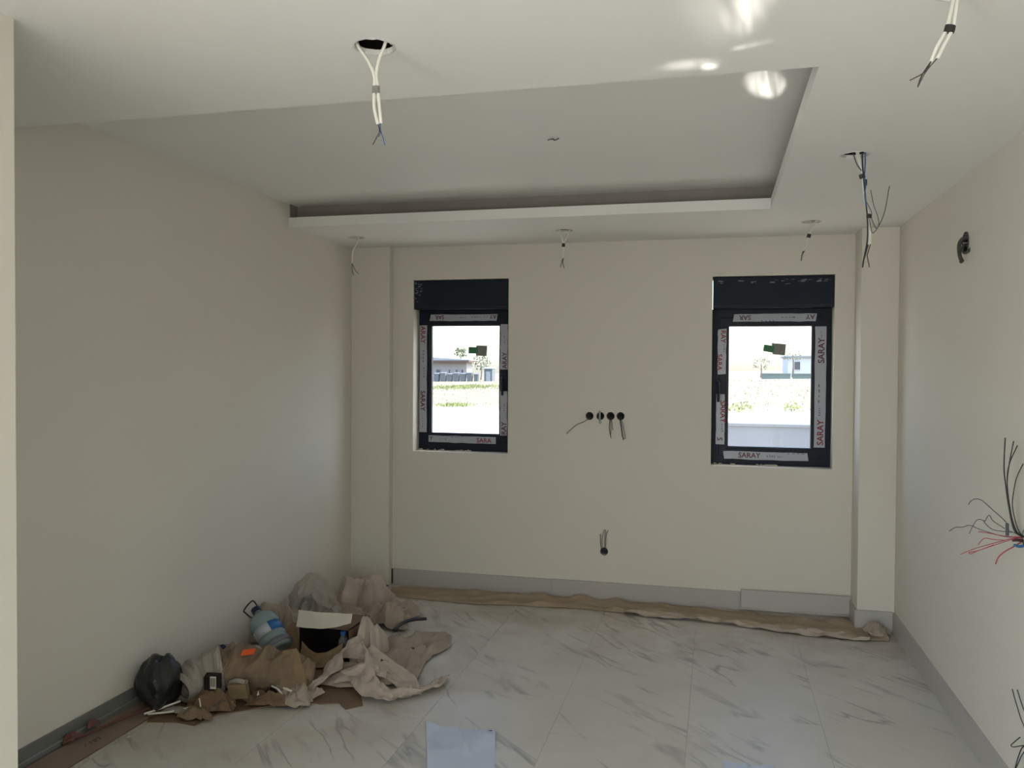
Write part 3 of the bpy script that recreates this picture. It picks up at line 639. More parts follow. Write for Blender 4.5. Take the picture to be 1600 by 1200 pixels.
# ------------------------------------------------------------------ loose boards and strips along the left wall
t = tag(obj('skirting_board', box(xL + .001, xL + .012, yP + .03, 3.46, .0, .112), M['board'], loc=(xL, 2.6, 0), bevel=.002), 'long dark grey board standing against the left wall, the taller one', 'board', 'loose grey boards along the left wall')
t = tag(obj('skirting_board', obox((-2.582, 2.58, .031), (.005, 0, 0), (0, .83, 0), (-.004, 0, .031)), M['board'], loc=(-2.58, 2.6, 0), bevel=.001), 'lower grey board with pale top edge leaning before the taller board', 'board', 'loose grey boards along the left wall')
obj('top_edge', obox((-2.5862, 2.58, .0625), (.0055, 0, 0), (0, .828, 0), (0, 0, .0012)), M['boardedge'], t)
bs = obox((-2.522, 2.83, .024), (.047, 0, -.021), (0, .60, .0), (.002, 0, .0035))
t = tag(obj('cardboard_strip', bs, M['redboard'], loc=(-2.52, 2.83, 0), bevel=.001), 'long red-brown cardboard strip lying slanted beside the grey boards', 'cardboard')
bm = obox((-2.4775, 2.83, .0035), (.0035, 0, -.0012), (0, .60, 0), (.0005, 0, .0035)); obj('cut_edge', bm, M['kraft'], t)
bm = bmesh.new(); rnd = random.Random(4)                                 # illegible scribble on the strip
for q in range(7):
    y0 = 2.865 + q * .014; x0 = -2.525 + .002 * q
    tube([(x0 + rnd.uniform(-.014, -.004), y0, .0282 - (x0 + .522 + 2) * .0), (x0 + rnd.uniform(-.003, .003), y0 + rnd.uniform(-.006, .01), .0275), (x0 + rnd.uniform(.004, .014), y0 + rnd.uniform(-.004, .006), .0245)], .0013, 5, bm)
obj('scribble', bm, M['ink'], t)
tag(obj('tube_offcut', tube([(-2.555, 2.80, .066), (-2.53, 3.0, .052), (-2.505, 3.18, .045), (-2.45, 3.36, .035)], .0065, 8), M['redhose'], loc=(-2.5, 3.0, .03), smooth=True), 'thin red-brown tube lying along the cardboard strip', 'tube')
tag(obj('rag', crumple((-2.565, 2.86, .05), .02, .035, .03, 61, n=12), M['pink'], loc=(-2.565, 2.86, .05)), 'small dull red rag on the boards, nearer the camera', 'rag', 'red rags on the boards')
tag(obj('rag', crumple((-2.567, 2.98, .055), .016, .03, .025, 62, n=12), M['pink'], loc=(-2.567, 2.98, .05)), 'small dull red rag on the boards, farther from the camera', 'rag', 'red rags on the boards')

# ------------------------------------------------------------------ rubbish heap in the left corner
# cardboard laid on the floor under the heap
pts = [(-2.46, 3.19), (-2.33, 3.22), (-2.23, 3.21), (-2.2, 3.34), (-2.08, 3.43), (-1.93, 3.57), (-1.80, 3.57), (-1.72, 3.60), (-1.66, 3.54), (-1.60, 3.60), (-1.68, 3.75), (-1.9, 4.2), (-2.3, 4.3), (-2.5, 3.9), (-2.5, 3.4)]
tag(obj('cardboard_sheet', slab(pts, [], lambda a, b, t: (a, b, t), .0005, .006), M['kraft'], loc=(-2.1, 3.6, 0)), 'flat brown cardboard sheet on the floor under the rubbish heap', 'cardboard')
# black bag
bm = bmesh.new(); bmesh.ops.create_icosphere(bm, subdivisions=4, radius=1)
for v in bm.verts:
    p = v.co.copy(); q = ridged(p.x * 1.3 + p.z, p.y * 1.3 - p.z, 21, 6, .8)
    s_ = 1 + .10 * q + .10 * noise.noise(p * 1.6)
    zz = max(-.72, p.z)
    v.co = Vector((-2.492 + p.x * .098 * s_, 3.315 + p.y * .11 * s_, .135 + zz * .118 * s_ + .02 * (p.x > .3) * p.z))
tag(obj('plastic_bag', bm, M['blackbag'], loc=(-2.475, 3.33, .02)), 'full black plastic bag against the left wall at the heap end', 'bag')
# paper sack
def ctube(P, rad, seed, flat=1.0, seg=26, n=9, amp=.18, cap=(True, True)):
    bm = bmesh.new(); PP = catmull(P, n); G = []
    for i, p in enumerate(PP):
        t_ = (PP[min(i + 1, len(PP) - 1)] - PP[max(i - 1, 0)]).normalized(); a = t_.cross(Vector((0, 0, 1))).normalized(); b = a.cross(t_)
        f = i / (len(PP) - 1) * (len(rad) - 1); k0 = min(int(f), len(rad) - 2); rr = rad[k0] + (rad[k0 + 1] - rad[k0]) * (f - k0)
        row = []
        for k in range(seg):
            an = 2 * PI * k / seg; q = ridged(an * .55 * (1 if k < seg else 0), i * .13, seed, 7, 1.0) * min(1, 6 * min(k, seg - k) / seg)
            r2 = rr * (1 + amp * q + .12 * noise.noise((math.cos(an) * 1.4, math.sin(an) * 1.4, i * .22 + seed)))
            pt = p + a * math.cos(an) * r2 + b * math.sin(an) * r2 * flat; pt.z = max(.006, pt.z); row.append(bm.verts.new(pt))
        G.append(row)
    for u_, v_ in zip(G, G[1:]):
        for k in range(seg): bm.faces.new((u_[k], u_[(k + 1) % seg], v_[(k + 1) % seg], v_[k]))
    if cap[0]: bm.faces.new(G[0][::-1])
    if cap[1]: bm.faces.new(G[-1])
    return bm
t = thing('paper_sack', 'crumpled kraft paper sack with pale open end and orange label', 'sack', (-2.2, 3.55, .006))
obj('body', ctube([(-2.33, 3.53, .122), (-2.24, 3.57, .125), (-2.12, 3.62, .115), (-1.99, 3.66, .105), (-1.90, 3.69, .09)], [.104, .106, .098, .092, .05], 31, .95, n=12, amp=.30), M['kraft3'], t)
obj('open_end', ctube([(-2.425, 3.375, .083), (-2.41, 3.42, .095), (-2.375, 3.48, .115), (-2.31, 3.535, .124)], [.066, .088, .103, .113], 33, .95, amp=.13, cap=(False, False)), M['sackend'], t, solid=.002)
obj('label', obox((-2.175, 3.555, .221), (.030, .008, .003), (-.004, .016, .008), (0, -.0008, .0015)), M['orange'], t)
# bits in front of the sack
def crum(label, name, cat, c, sx, sy, h, seed, m_, group=None, **k):
    return tag(obj(name, crumple(c, sx, sy, h, seed, **k), M[m_], loc=c), label, cat, group)
G1 = 'crumpled brown paper in front of the sack'
crum('crumpled dark brown paper under the black and white carton', 'crumpled_paper', 'paper', (-2.26, 3.385, .006), .11, .07, .075, 71, 'kraft', G1, n=20, rough=.6)
crum('crumpled brown paper between the sack and the flat tan carton', 'crumpled_paper', 'paper', (-2.05, 3.50, .006), .13, .05, .05, 72, 'kraft', G1, n=20, rough=.7)
crum('small torn brown paper tuft at the near tip of the heap', 'crumpled_paper', 'paper', (-2.27, 3.275, .006), .075, .045, .035, 73, 'kraft3', G1, n=16, rough=.7)
crum('greyish film scrap tucked under the right end of the sack', 'plastic_film', 'film', (-1.93, 3.56, .004), .10, .08, .075, 74, 'paper2', None, n=16, rough=.6)
crum('pale paper corner lying in front of the black bag', 'paper_scrap', 'paper', (-2.385, 3.30, .006), .06, .03, .022, 75, 'sackend', None, n=10, rough=.5)
t = thing('small_carton', 'small black carton with a white barcode label before the sack', 'carton', (-2.262, 3.395, .09))
obj('carton_body', obox((-2.262, 3.395, .128), (.036, .006, 0), (-.004, .018, .004), (.003, -.005, .034)), M['darkbox'], t, bevel=.002)
lb = obj('label', obox((-2.249, 3.3775, .130), (.014, .0024, 0), (0, .0008, 0), (.003, -.005, .031)), M['scrap'], t)
bm = bmesh.new()
for q in range(6):
    a = -.010 + q * .004; obox((-2.249 + a, 3.3765 + a * .17, .132), (.0008 + .0004 * (q % 2), .0002, 0), (0, .0008, 0), (.002, -.0035, .022), bm)
obj('barcode', bm, M['dark'], lb)
t = thing('tan_carton', 'flat tan carton with a curled lid before the sack', 'carton', (-2.155, 3.435, .05))
obj('carton_body', obox((-2.155, 3.44, .085), (.042, .008, .004), (-.005, .020, .006), (0, -.010, .036)), M['kraft2'], t, bevel=.003)
obj('curled_lid', ribbon([(-2.20, 3.428, .118), (-2.175, 3.425, .130), (-2.145, 3.427, .131), (-2.112, 3.44, .120)], [(0, .012, .004)] * 4, 5, .001, 4, 5), M['sackend'], t, solid=.002)
t = thing('folded_cardboard', 'folded tan cardboard piece leaning on the right end of the sack', 'cardboard', (-1.95, 3.60, .01))
obj('upper_panel', ribbon([(-1.995, 3.63, .225), (-1.975, 3.61, .175), (-1.955, 3.585, .115), (-1.945, 3.575, .085)], [(.030, .012, .004), (.045, .014, -.004), (.060, .015, -.01), (.062, .015, -.012)], 15, .004, 6, 5), M['kraft2'], t, solid=.003)
obj('lower_panel', ribbon([(-1.945, 3.575, .085), (-1.945, 3.55, .05), (-1.94, 3.54, .012)], [(.062, .015, -.012), (.06, .012, -.008), (.058, .01, 0)], 16, .004, 6, 5), M['kraft3'], t, solid=.003)
# cap and the paper it lies on
crum('dusty beige paper against the left wall behind the sack', 'crumpled_paper', 'paper', (-2.48, 3.84, .004), .10, .16, .115, 76, 'paper2', None, n=20, rough=.5)
crum('pale plastic film heaped between the jug and the sack', 'plastic_film', 'film', (-2.29, 3.81, .004), .11, .085, .14, 77, 'papergrey', None, n=20, rough=.4)
tag(obj('bottle_cap', lathe([(.024, 0), (.026, .006), (.026, .026), (.022, .03)], Matrix.Translation((-2.487, 3.82, .108)) @ Matrix.Rotation(R(35), 4, 'X'), 20), M['bluecap'], loc=(-2.485, 3.83, .118), bevel=.002), 'large dark blue screw cap on the beige paper behind the sack', 'cap')
# water jug, leaning with its cap to the wall
def frame_z(o_, d):
    d = Vector(d).normalized(); a = d.orthogonal().normalized(); a = (Vector((1, 0, 0)) - d * d.x).normalized(); b = d.cross(a)
    m4 = Matrix.Identity(4)
    for i in range(3): m4[i][0] = a[i]; m4[i][1] = b[i]; m4[i][2] = d[i]
    m4.translation = o_; return m4
MJ = frame_z((-2.238, 3.965, .085), (-.20, .09, .185))
t = thing('water_jug', 'pale blue plastic water jug with blue label leaning in the heap', 'jug', (-2.25, 4.0, .02))
prof = [(.0, .008), (.045, .002), (.070, .0), (.079, .012), (.080, .05), (.0765, .058), (.080, .066), (.080, .085), (.077, .09), (.077, .155), (.080, .16), (.080, .185), (.074, .208), (.055, .232), (.032, .248), (.022, .254), (.022, .268)]
obj('body', lathe(prof, MJ, 36, cap=False), M['jug'], t, smooth=True)
obj('cap', lathe([(.0255, .262), (.0265, .266), (.0265, .286), (.023, .290)], MJ, 24), M['navycap'], t)
def arc(r, z0, z1, a0, a1, n=18):
    bm = bmesh.new(); u = []
    for k in range(n + 1):
        a = R(a0 + (a1 - a0) * k / n); u.append([bm.verts.new(MJ @ Vector((r * math.cos(a), r * math.sin(a), z))) for z in (z0, z1)])
    for p, q in zip(u, u[1:]): bm.faces.new((p[0], q[0], q[1], p[1]))
    return bm
obj('label', arc(.0782, .094, .151, -60, 70), M['bluelabel'], t, smooth=True, solid=.0006)
obj('label', arc(.0782, .094, .151, -150, -60), M['whitelabel'], t, smooth=True, solid=.0006)
obj('base_label', arc(.0812, .014, .048, -140, 60), M['greyprint'], t, smooth=True, solid=.0006)
hp = [(-2.415, 4.06, .262), (-2.455, 4.075, .300), (-2.485, 4.09, .296), (-2.535, 4.10, .242), (-2.525, 4.10, .226), (-2.475, 4.075, .212), (-2.445, 4.06, .222)]
obj('handle', tube(hp, .0042, 8, n=4), M['black_cable'], t, smooth=True)
# open cardboard box lying on its side
t = thing('cardboard_box', 'open cardboard box with a white lid flap and dark inside', 'box', (-2.02, 4.15, .02))
bx0, bx1, by0, by1, bz0, bz1 = -2.165, -1.868, 4.03, 4.29, .022, .208
bm = bmesh.new()
for a in ((bx0, bx0 + .004, by0, by1, bz0, bz1), (bx1 - .004, bx1, by0, by1, bz0, bz1), (bx0, bx1, by0, by1, bz1 - .004, bz1), (bx0, bx1, by0, by1, bz0, bz0 + .004), (bx0, bx1, by1 - .004, by1, bz0, bz1)): box(*a, bm)
obj('body', bm, M['kraft'], t)
bm = bmesh.new()
for a in ((bx0 + .005, bx0 + .006, by0 + .004, by1, bz0 + .005, bz1 - .005), (bx1 - .006, bx1 - .005, by0 + .004, by1, bz0 + .005, bz1 - .005), (bx0 + .005, bx1 - .005, by0 + .004, by1, bz1 - .006, bz1 - .005), (bx0 + .005, bx1 - .005, by0 + .004, by1, bz0 + .005, bz0 + .006), (bx0 + .005, bx1 - .005, by1 - .006, by1 - .005, bz0 + .005, bz1 - .005)): box(*a, bm)
obj('lining', bm, M['darkbox'], t)
obj('lid_flap', ribbon([(bx0 - .003, 4.027, .247), (-2.05, 4.022, .246), (-1.94, 4.023, .256), (bx1 + .014, 4.027, .270)], [(0, .012, .042), (0, .012, .041), (0, .012, .034), (0, .01, .022)], 44, .003, 5, 6), M['whitecard'], t, solid=.004)
obj('side_flap', ribbon([(bx0, 4.028, .125), (-2.20, 4.02, .13), (-2.235, 4.005, .125)], [(-.006, 0, .10), (-.004, 0, .088), (.004, 0, .045)], 45, .004, 5, 6), M['kraft'], t, solid=.004)
obj('torn_flap', ribbon([(bx0 + .02, 4.02, .075), (-2.10, 3.995, .055), (-2.04, 3.985, .045), (-1.97, 3.985, .06), (-1.90, 4.0, .095)], [(.0, .02, .045), (0, .022, .04), (0, .025, .03), (0, .025, .035), (0, .02, .045)], 46, .006, 6, 6), M['kraft2'], t, solid=.003)
t = thing('plastic_bottle', 'small clear bottle with light blue cap inside the cardboard box', 'bottle', (-1.945, 4.12, .03))
MB_ = frame_z((-1.930, 4.10, .03), (-.02, -.05, 1))
obj('body', lathe([(.0, .0), (.028, .0), (.031, .006), (.031, .088), (.026, .104), (.014, .122), (.013, .132)], MB_, 24, cap=False), M['clear'], t, smooth=True)
obj('cap', lathe([(.0155, .126), (.016, .130), (.016, .147), (.014, .150)], MB_, 18), M['lightcap'], t)
# pale sheets behind and beside
G2 = 'crumpled protective sheets at the back of the heap'
crum('pinkish beige crumpled sheet behind the water jug', 'crumpled_sheet', 'sheet', (-2.44, 4.40, .004), .14, .17, .22, 81, 'paper2', G2, rough=.35)
bm = crumple((-2.43, 4.76, .004), .13, .15, .19, 82, n=30, rough=.35)
q = ribbon([(-2.545, 4.62, .13), (-2.50, 4.64, .215), (-2.44, 4.66, .262), (-2.375, 4.66, .245), (-2.315, 4.64, .19), (-2.28, 4.62, .12)],
           [(-.03, .05, .03), (-.02, .05, .04), (.005, .045, .05), (.025, .04, .045), (.04, .035, .03), (.045, .03, .02)], 95, .010, 8, 8)
me = bpy.data.meshes.new('tmp'); q.to_mesh(me); q.free(); bm.from_mesh(me); bpy.data.meshes.remove(me)
tag(obj('crumpled_sheet', bm, M['papergrey'], loc=(-2.43, 4.72, .004), solid=.0015), 'tall pale hooded sheet arching up at the back of the heap', 'sheet', G2)
crum('low beige film on the floor behind the cardboard box', 'plastic_film', 'film', (-2.20, 4.85, .003), .22, .20, .05, 88, 'paper2', None, rough=.8)
crum('pale crumpled sheet in the far corner before the left pier', 'crumpled_sheet', 'sheet', (-2.27, 5.16, .004), .17, .20, .19, 83, 'paper', G2, rough=.5)
crum('low beige sheet right of the tall hooded sheet', 'crumpled_sheet', 'sheet', (-1.99, 4.86, .004), .17, .19, .11, 84, 'paper2', G2, rough=.6)
crum('white crumpled paper bulging at right of the cardboard box', 'crumpled_sheet', 'sheet', (-1.81, 4.14, .004), .075, .14, .225, 85, 'paper', None, rough=.25, f0=.7)
crum('flat dusty beige film spread right of the heap', 'plastic_film', 'film', (-1.66, 4.30, .003), .20, .36, .045, 86, 'paper2', None, rough=1.0, n=40)
crum('beige paper mound under the pale twisted paper strip', 'crumpled_paper', 'paper', (-1.76, 3.88, .004), .19, .12, .06, 87, 'paper2', None, rough=.5)
bm = ribbon([(-1.935, 3.62, .03), (-1.875, 3.67, .05), (-1.845, 3.77, .075), (-1.88, 3.88, .11), (-1.85, 3.97, .132), (-1.76, 3.99, .125), (-1.675, 3.92, .09), (-1.64, 3.82, .06)],
            [(.02, .05, .028), (.035, .045, .03), (.055, .02, .03), (.05, -.02, .035), (.02, .01, .05), (-.03, .02, .05), (-.055, .0, .03), (-.055, -.02, .01)], 91, .012)
b2 = ribbon([(-1.78, 4.02, .10), (-1.70, 3.98, .075), (-1.60, 3.93, .055), (-1.48, 3.85, .04), (-1.41, 3.73, .018)], [(.03, .04, .03), (.03, .05, .02), (.02, .05, .015), (.03, .05, .008), (.045, .03, .003)], 92, .010)
b3 = ribbon([(-1.335, 4.02, .02), (-1.35, 3.85, .025), (-1.42, 3.72, .03), (-1.53, 3.69, .035), (-1.63, 3.73, .05), (-1.72, 3.82, .07), (-1.82, 3.80, .05)], [(.02, .02, .004), (.05, .02, .004), (.03, .05, .004), (0, .05, .012), (.02, .06, .02), (.03, .05, .03), (0, .05, .02)], 93, .012)
for q in (b2, b3):
    me = bpy.data.meshes.new('tmp'); q.to_mesh(me); q.free(); bm.from_mesh(me); bpy.data.meshes.remove(me)
tag(obj('paper_strip', bm, M['paper'], loc=(-1.7, 3.85, .004), solid=.0015), 'long pale paper strip twisted into loops at heap front right', 'paper')
tag(obj('hose_offcut', tube([(-1.83, 4.56, .045), (-1.822, 4.66, .055), (-1.79, 4.76, .052), (-1.735, 4.85, .036)], .0105, 10), M['black_cable'], loc=(-1.8, 4.7, .01), smooth=True), 'short curved black hose piece lying right of the heap', 'hose')
G3 = 'white cable offcuts in front of the heap'
for lab, P in (('long straight white cable offcut pointing out of the near heap tip', [(-2.485, 3.205, .03), (-2.44, 3.275, .036), (-2.40, 3.345, .042)]),
               ('white cable offcut lying right of the long straight one', [(-2.475, 3.215, .026), (-2.40, 3.27, .022), (-2.33, 3.32, .03)]),
               ('straight white cable offcut before the folded tan cardboard', [(-2.12, 3.57, .072), (-2.06, 3.575, .07), (-1.93, 3.53, .065)]),
               ('white cable offcut bent into an arc before the folded cardboard', [(-2.04, 3.54, .075), (-1.995, 3.52, .07), (-1.96, 3.50, .045), (-1.955, 3.485, .012)])):
    tag(obj('cable_offcut', tube(P, .0048, 8), M['white_cable'], loc=P[0], smooth=True), lab, 'cable', G3)
tag(obj('cable_offcut', tube([(-2.29, 3.33, .075), (-2.275, 3.315, .06), (-2.265, 3.305, .045)], .003, 6), M['white_cable'], loc=(-2.28, 3.32, .05), smooth=True), 'thin white cable end below the black carton, the left one', 'cable', G3)
tag(obj('cable_offcut', tube([(-2.18, 3.345, .075), (-2.195, 3.33, .055), (-2.215, 3.32, .045)], .003, 6), M['grey_wire'], loc=(-2.2, 3.33, .05), smooth=True), 'thin grey cable end below the tan carton, the right one', 'cable', G3)
def scrap(label, c, P, m_='scrap'):
    bm = bmesh.new(); v = [bm.verts.new((c[0] + a, c[1] + b, c[2] + z)) for a, b, z in P]; bm.faces.new(v)
    tag(obj('paper_scrap', bm, M[m_], loc=c, solid=.002), label, 'scrap', 'white scraps before the heap')
scrap('white triangular paper scrap standing at the heap front edge', (-2.18, 3.40, .008), [(-.02, 0, .03), (.018, .004, .034), (-.012, -.01, -.006)])
scrap('small pale scrap right of the white triangular scrap', (-2.095, 3.445, .008), [(-.03, 0, .004), (.02, .01, .008), (.018, .03, .014), (-.02, .02, .01)], 'kraft2')
scrap('tiny white chip above the small pale scrap', (-2.075, 3.475, .06), [(-.006, 0, -.01), (.006, 0, -.006), (0, .002, .012)])
scrap('tiny white chip on the cardboard edge right of the scraps', (-1.99, 3.47, .009), [(-.007, 0, 0), (.006, .002, .003), (0, .008, .008)])
scrap('tiny white chip on the bare tiles near the heap tip', (-2.43, 3.03, .004), [(-.008, 0, 0), (.008, .002, .002), (.002, .01, .006)])
for i, (lab, x, y, s_) in enumerate((('dark plaster crumb on the film, farthest of the three', -1.62, 4.31, .014), ('dark plaster crumb on the film, middle of the three', -1.59, 4.11, .008), ('dark plaster crumb by the paper loops, nearest of the three', -1.665, 3.99, .010))):
    bm = bmesh.new(); bmesh.ops.create_icosphere(bm, subdivisions=1, radius=s_, matrix=Matrix.Translation((x, y, .075 if i == 2 else .035)))
    for v in bm.verts: v.co += Vector((random.uniform(-1, 1), random.uniform(-1, 1), random.uniform(-1, 1))) * s_ * .35
    tag(obj('plaster_crumb', bm, M['dark'], loc=(x, y, .03)), lab, 'crumb', 'dark crumbs right of the heap')

# masking paper left along the back wall
fe = [(-2.25, 5.38), (-1.9, 5.36), (-1.57, 5.34), (-1.2, 5.40), (-.89, 5.42), (-.5, 5.41), (-.22, 5.40), (.14, 5.345), (.5, 5.28), (.86, 5.215), (1.0, 5.24)]
be = [(-2.25, 5.60), (-1.9, 5.665), (-1.57, 5.675), (-1.2, 5.675), (-.89, 5.675), (-.5, 5.675), (-.22, 5.675), (.14, 5.62), (.5, 5.60), (.82, 5.57), (1.0, 5.40)]
def lerp_path(P, x):
    for a, b in zip(P, P[1:]):
        if x <= b[0]: f = (x - a[0]) / (b[0] - a[0]); return a[1] + (b[1] - a[1]) * f
    return P[-1][1]
bm = bmesh.new(); G = []; nx, ny = 150, 12
for i in range(nx + 1):
    x = -2.25 + 3.25 * i / nx; row = []
    y0 = lerp_path(fe, x) + .02 * noise.noise((x * 4, 3, 1)) + .012 * noise.noise((x * 14, 7, 1)); y1 = lerp_path(be, x)
    for j in range(ny + 1):
        v = j / ny
        q = ridged(x * 2.2, v * 1.4 + .3 * math.sin(x * 2), 57, 9, 1.1)
        hgt = .5 + .5 * noise.noise((x * 1.7, 11, 4))
        z = .005 + (.026 * max(0, q + .1) + .012 * hgt * math.exp(-((v - .12) / .10) ** 2) + .018 * hgt * math.exp(-((v - .75) / .15) ** 2)) * min(1, (1 - v) * 6 + .3)
        if x > .80 and y0 + (y1 - y0) * v > 5.42: z += .0
        row.append(bm.verts.new((x + .02 * noise.noise((x * 6, v * 3, 2)), y0 + (y1 - y0) * v, z if j else .004)))
    G.append(row)
for i in range(nx):
    for j in range(ny):
        a, b, d, e_ = G[i][j], G[i + 1][j], G[i + 1][j + 1], G[i][j + 1]
        if (i + j) % 2: bm.faces.new((a, b, d)); bm.faces.new((a, d, e_))
        else: bm.faces.new((a, b, e_)); bm.faces.new((b, d, e_))
tag(obj('masking_paper', bm, M['strip'], loc=(-.6, 5.5, 0)), 'long wrinkled brown masking paper on the floor along the back wall', 'paper')
P_ = [(-.56, 5.405), (-.3, 5.395), (-.05, 5.375), (.2, 5.335), (.45, 5.29), (.68, 5.25), (.9, 5.235)]
tag(obj('plastic_film', ribbon([(a, b, .014) for a, b in P_], [(.01, .045 + .012 * math.sin(i * 2), .006 * math.sin(i * 3)) for i in range(7)], 58, .012, 6, 12), M['paper'], loc=(.1, 5.35, 0), solid=.001), 'pale narrow film strip along the front of the brown masking paper', 'film')
bm = crumple((.955, 5.355, .004), .07, .06, .05, 66, n=14, rough=.6)
tag(obj('crumpled_paper', bm, M['paper2'], loc=(.955, 5.355, 0)), 'small crumpled paper tuft by the skirting of the right pier', 'paper')

# blue-white sheets on the floor in front
def sheet(label, quad, seed, rise):
    bm = bmesh.new(); n = 22; G = []; a, b, c, d = (Vector((*p, 0)) for p in quad)      # far left, far right, near right, near left
    for j in range(n + 1):
        row = []
        for i in range(n + 1):
            u, v = i / n, j / n
            q = ridged(u * 1.2, v * 1.2, seed, 4, .8)
            p = (d * (1 - u) + c * u) * (1 - v) + (a * (1 - u) + b * u) * v
            z = .003 + rise * max(0, q) + .014 * math.exp(-((u - .9) ** 2 + (v - .95) ** 2) * 30) + .010 * math.exp(-((u - .45 - (1 - v) * .35) / .05) ** 2) * (v > .5)
            row.append(bm.verts.new((p.x, p.y - .012 * v * math.sin(u * PI), z)))
        G.append(row)
    for j in range(n):
        for i in range(n): bm.faces.new((G[j][i], G[j][i + 1], G[j + 1][i + 1], G[j + 1][i]))
    return tag(obj('paper_sheet', bm, M['bluesheet'], loc=(quad[3][0], quad[3][1], 0), smooth=True), label, 'paper', 'pale blue sheets on the tiles')
sheet('pale blue creased paper sheet on tiles, the larger visible one', [(-1.246, 3.492), (-.922, 3.478), (-.80, 3.02), (-1.075, 3.03)], 5, .012)
sheet('pale blue paper sheet barely entering at the bottom edge', [(.045, 3.465), (.235, 3.45), (.27, 3.1), (.05, 3.08)], 9, .008)
tag(obj('wire_scrap', tube([(-.975, 3.425, .013), (-.955, 3.45, .016), (-.932, 3.462, .018)], .0022, 6), M['black_cable'], loc=(-.95, 3.44, .01), smooth=True), 'short black wire scrap lying on the pale blue sheet', 'wire')

# ------------------------------------------------------------------ outdoors, beyond the windows
def gz(x, y):
    t_ = min(1, max(0, (y - 8) / 50)); t_ = t_ * t_ * (3 - 2 * t_)
    return -.3 + t_ * (.82 + .017 * (x + 20)) + .004 * max(0, y - 58)
bm = bmesh.new(); G = []; xs = [-90 + 180 * i / 60 for i in range(61)]; ys_ = [5.97] + [6.5 + 134 * (j / 50) ** 1.6 for j in range(51)]
for y in ys_: G.append([bm.verts.new((x, y, gz(x, y) + .06 * noise.noise((x * .4, y * .4, 0)) * min(1, max(0, (y - 9) / 5)))) for x in xs])
for a, b in zip(G, G[1:]):
    for i in range(60): bm.faces.new((a[i], a[i + 1], b[i + 1], b[i]))
gr = struct('ground', bm, M['field'], smooth=True)
struct('terrace', box(-10, 10, -30, 5.0, -.3, -.21), M['terrace'])
bm = bmesh.new(); rnd = random.Random(12)
for q in range(2400):
    if q < 1500: x, y = rnd.gauss(-14.0, 1.0), rnd.gauss(45, 1.3); 
    elif q < 1900: x, y = rnd.gauss(-9.7, .35), rnd.gauss(30.5, .4)
    else: y = rnd.uniform(29, 56); x = y * rnd.choice([rnd.uniform(-.36, -.24), rnd.uniform(.01, .12)])
    z = gz(x, y); hh = rnd.uniform(.05, .13) * (1 if q < 1900 else .7); a = rnd.uniform(0, PI)
    dx, dy = .035 * math.cos(a), .035 * math.sin(a)
    v = [bm.verts.new(p) for p in ((x - dx, y - dy, z - .05), (x + dx, y + dy, z - .05), (x + rnd.uniform(-.1, .1), y, z + hh))]; bm.faces.new(v)
g_ = obj('grass', bm, M['grass']); stuff(g_)
t = thing('garden_wall', 'low white garden wall in shade outside the right window', 'wall', (1.5, 9.1, -.3))
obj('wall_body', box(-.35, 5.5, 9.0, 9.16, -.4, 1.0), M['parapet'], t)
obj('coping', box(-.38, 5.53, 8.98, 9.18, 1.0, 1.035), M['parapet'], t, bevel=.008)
t = thing('low_building', 'long low building with flat grey roof across the field', 'building', (-22, 62, .4))
bw = obj('wall_body', box(-27, -18.3, 60, 61.4, .2, 1.98), M['render'], t)
for a, b in ((-20.75, -20.35), (-19.75, -19.55), (-19.2, -18.95), (-18.75, -18.5)):
    f_ = obj('window', slab(rect(a, b, .95, 1.45), [rect(a + .05, b - .05, 1.0, 1.40)], lambda p, q, r_: (p, r_, q), 59.96, 60.02), M['render'], bw)
    obj('pane', box(a + .04, b - .04, 59.985, 60.015, .99, 1.41), M['extwin'], f_)
obj('fascia', box(-27.4, -17.95, 59.4, 61.8, 1.98, 2.10), M['fascia'], t)
obj('roof', slab([(-27.5, 2.10), (-17.9, 2.10), (-17.9, 2.16), (-22.5, 2.42), (-27.5, 2.42)], [], lambda p, q, r_: (p, r_, q), 59.3, 61.9), M['roof'], t)
def bin_(x, y, s_, label):
    z = gz(x, y); t = thing('waste_bin', label, 'bin', (x, y, z), 'row of grey bins across the field')
    bm = bmesh.new(); a, b = .20 * s_, .24 * s_
    lo = [bm.verts.new((x + i * a * .8, y + j * b * .8, z)) for i, j in ((-1, -1), (1, -1), (1, 1), (-1, 1))]; hi = [bm.verts.new((x + i * a, y + j * b, z + .62 * s_)) for i, j in ((-1, -1), (1, -1), (1, 1), (-1, 1))]
    bm.faces.new(lo[::-1]); bm.faces.new(hi)
    for k in range(4): bm.faces.new((lo[k], lo[(k + 1) % 4], hi[(k + 1) % 4], hi[k]))
    obj('bin_body', bm, M['crate'], t); obj('lid', obox((x, y, z + .65 * s_), (a * 1.08, 0, 0), (0, b * 1.08, .03), (0, 0, .03)), M['crate'], t, bevel=.01)
for q, lab in enumerate(('grey waste bin at the left end of the row, beside the white block', 'second grey waste bin from the white block in the row', 'third grey waste bin from the white block in the row', 'middle grey waste bin of the row before the low building',
        'third grey waste bin from the shed in the row', 'second grey waste bin from the shed in the row', 'grey waste bin at the right end of the row, beside the shed')): bin_(-19.55 + q * .47, 56.8 + .08 * q, (.92, .98, .86, .95, .88, .97, .82)[q], lab)
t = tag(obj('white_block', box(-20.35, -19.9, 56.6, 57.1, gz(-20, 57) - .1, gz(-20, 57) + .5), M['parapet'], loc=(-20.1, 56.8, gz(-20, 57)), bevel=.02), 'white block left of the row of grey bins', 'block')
t = thing('shed', 'small grey shed standing right of the row of bins', 'shed', (-15.95, 58, .5))
